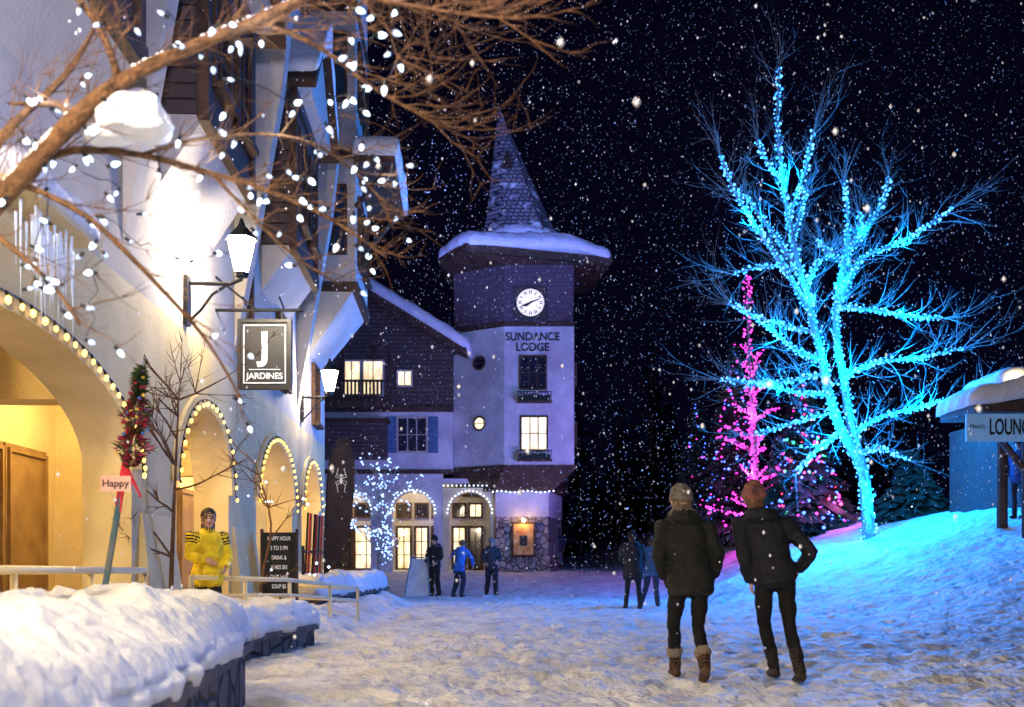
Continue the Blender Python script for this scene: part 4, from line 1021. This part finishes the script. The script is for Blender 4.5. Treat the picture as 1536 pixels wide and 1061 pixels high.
person('standing_pedestrian',-1.52,28.4,-.5,1.62,pose=dict(lean=(.05,.25),elbL=(-.36,.12,1.28),wrL=(-.55,.30,1.22),elbR=(.34,.12,1.16),wrR=(.30,.30,.98),kneeL=(-.12,.12,.5),ankL=(-.16,-.05,.09),kneeR=(.12,.1,.5)),coat=(.03,.14,.50),legs=(.02,.025,.05),hair=(.12,.07,.03),voxel=.02,legr=(.10,.08,.068))
person('standing_pedestrian',-.60,29.2,3.3,1.68,pose=dict(kneeL=(-.10,.15,.5),ankL=(-.10,.22,.09),kneeR=(.10,-.02,.49),ankR=(.12,-.18,.12),elbL=(-.27,.02,1.13),wrL=(-.16,.20,1.06),elbR=(.27,.02,1.13),wrR=(.2,.18,1.0)),coat=(.03,.03,.04),legs=(.02,.02,.03),hat=(.30,.30,.32),voxel=.02,face=True,legr=(.10,.08,.068))
person('woman_in_yellow_jacket',-3.50,11.5,math.radians(222),1.60,z=.02,pose=dict(turn=-.35,elbL=(-.26,.02,1.12),wrL=(-.14,.20,1.02),elbR=(.25,.04,1.14),wrR=(.13,.20,1.10)),coat=(.72,.56,.02),legs=(.02,.02,.02),hair=(.015,.01,.01),hem=.80,bulk=1.1,hood=False,face=True,voxel=.012,fold=.005,yoke=(.02,.02,.025),hairlong=True)
person('strolling_pedestrian',1.95,42,0.2,1.75,coat=(.03,.03,.05),legs=(.10,.10,.14),voxel=.03,hat=(.05,.05,.06),pose=dict(kneeL=(-.1,.12,.5),ankL=(-.1,.25,.09),ankR=(.1,-.2,.12)))
person('strolling_pedestrian',10.55,20.8,2.2,1.66,coat=(.02,.05,.16),legs=(.02,.02,.03),voxel=.025,hat=(.05,.05,.06),pose=dict())
# ------------------------------------------------------------ falling snow
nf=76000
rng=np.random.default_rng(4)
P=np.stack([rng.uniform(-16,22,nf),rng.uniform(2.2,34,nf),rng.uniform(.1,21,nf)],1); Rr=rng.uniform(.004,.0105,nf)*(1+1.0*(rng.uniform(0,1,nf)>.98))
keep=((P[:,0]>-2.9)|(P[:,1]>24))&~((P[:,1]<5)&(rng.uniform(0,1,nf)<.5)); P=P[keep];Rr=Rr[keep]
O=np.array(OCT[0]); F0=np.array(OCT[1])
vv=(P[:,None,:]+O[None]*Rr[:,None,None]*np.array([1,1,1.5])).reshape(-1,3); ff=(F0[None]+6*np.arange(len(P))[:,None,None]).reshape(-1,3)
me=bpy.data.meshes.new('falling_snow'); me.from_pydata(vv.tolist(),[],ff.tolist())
me.materials.append(mat('glowing_snowflake',(.7,.7,.76),.6,emit=(.75,.8,1),estr=.13)); me.polygons.foreach_set('use_smooth',[True]*len(ff))  # faint glow put into the flakes so they show against dark sky
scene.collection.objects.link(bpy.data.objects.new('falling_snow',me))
# ------------------------------------------------------------ world
w=bpy.data.worlds.new('World'); scene.world=w; w.use_nodes=True; nt=w.node_tree; n=nt.nodes; l=nt.links
bg=n['Background']; sk=n.new('ShaderNodeTexSky'); sk.sky_type='NISHITA'; sk.sun_disc=False; sk.sun_elevation=math.radians(-8); sk.sun_rotation=math.radians(200)
ad=n.new('ShaderNodeMixRGB'); ad.blend_type='ADD'; ad.inputs[0].default_value=.01; ad.inputs[1].default_value=(.0013,.0011,.0058,1)
l.new(sk.outputs[0],ad.inputs[2]); l.new(ad.outputs[0],bg.inputs[0]); bg.inputs[1].default_value=1.0
# ------------------------------------------------------------ camera
cam=bpy.data.cameras.new('camera'); co=bpy.data.objects.new('camera',cam); scene.collection.objects.link(co)
co.location=(0,0,1.05); co.rotation_euler=(math.pi/2,0,0); cam.sensor_width=36; cam.lens=35.16; cam.shift_y=.2015; cam.clip_end=1000; cam.clip_start=.05
cam.dof.use_dof=True; cam.dof.focus_distance=12; cam.dof.aperture_fstop=2.0
scene.camera=co
scene.view_settings.view_transform='Standard'; scene.view_settings.look='None'; scene.view_settings.exposure=0
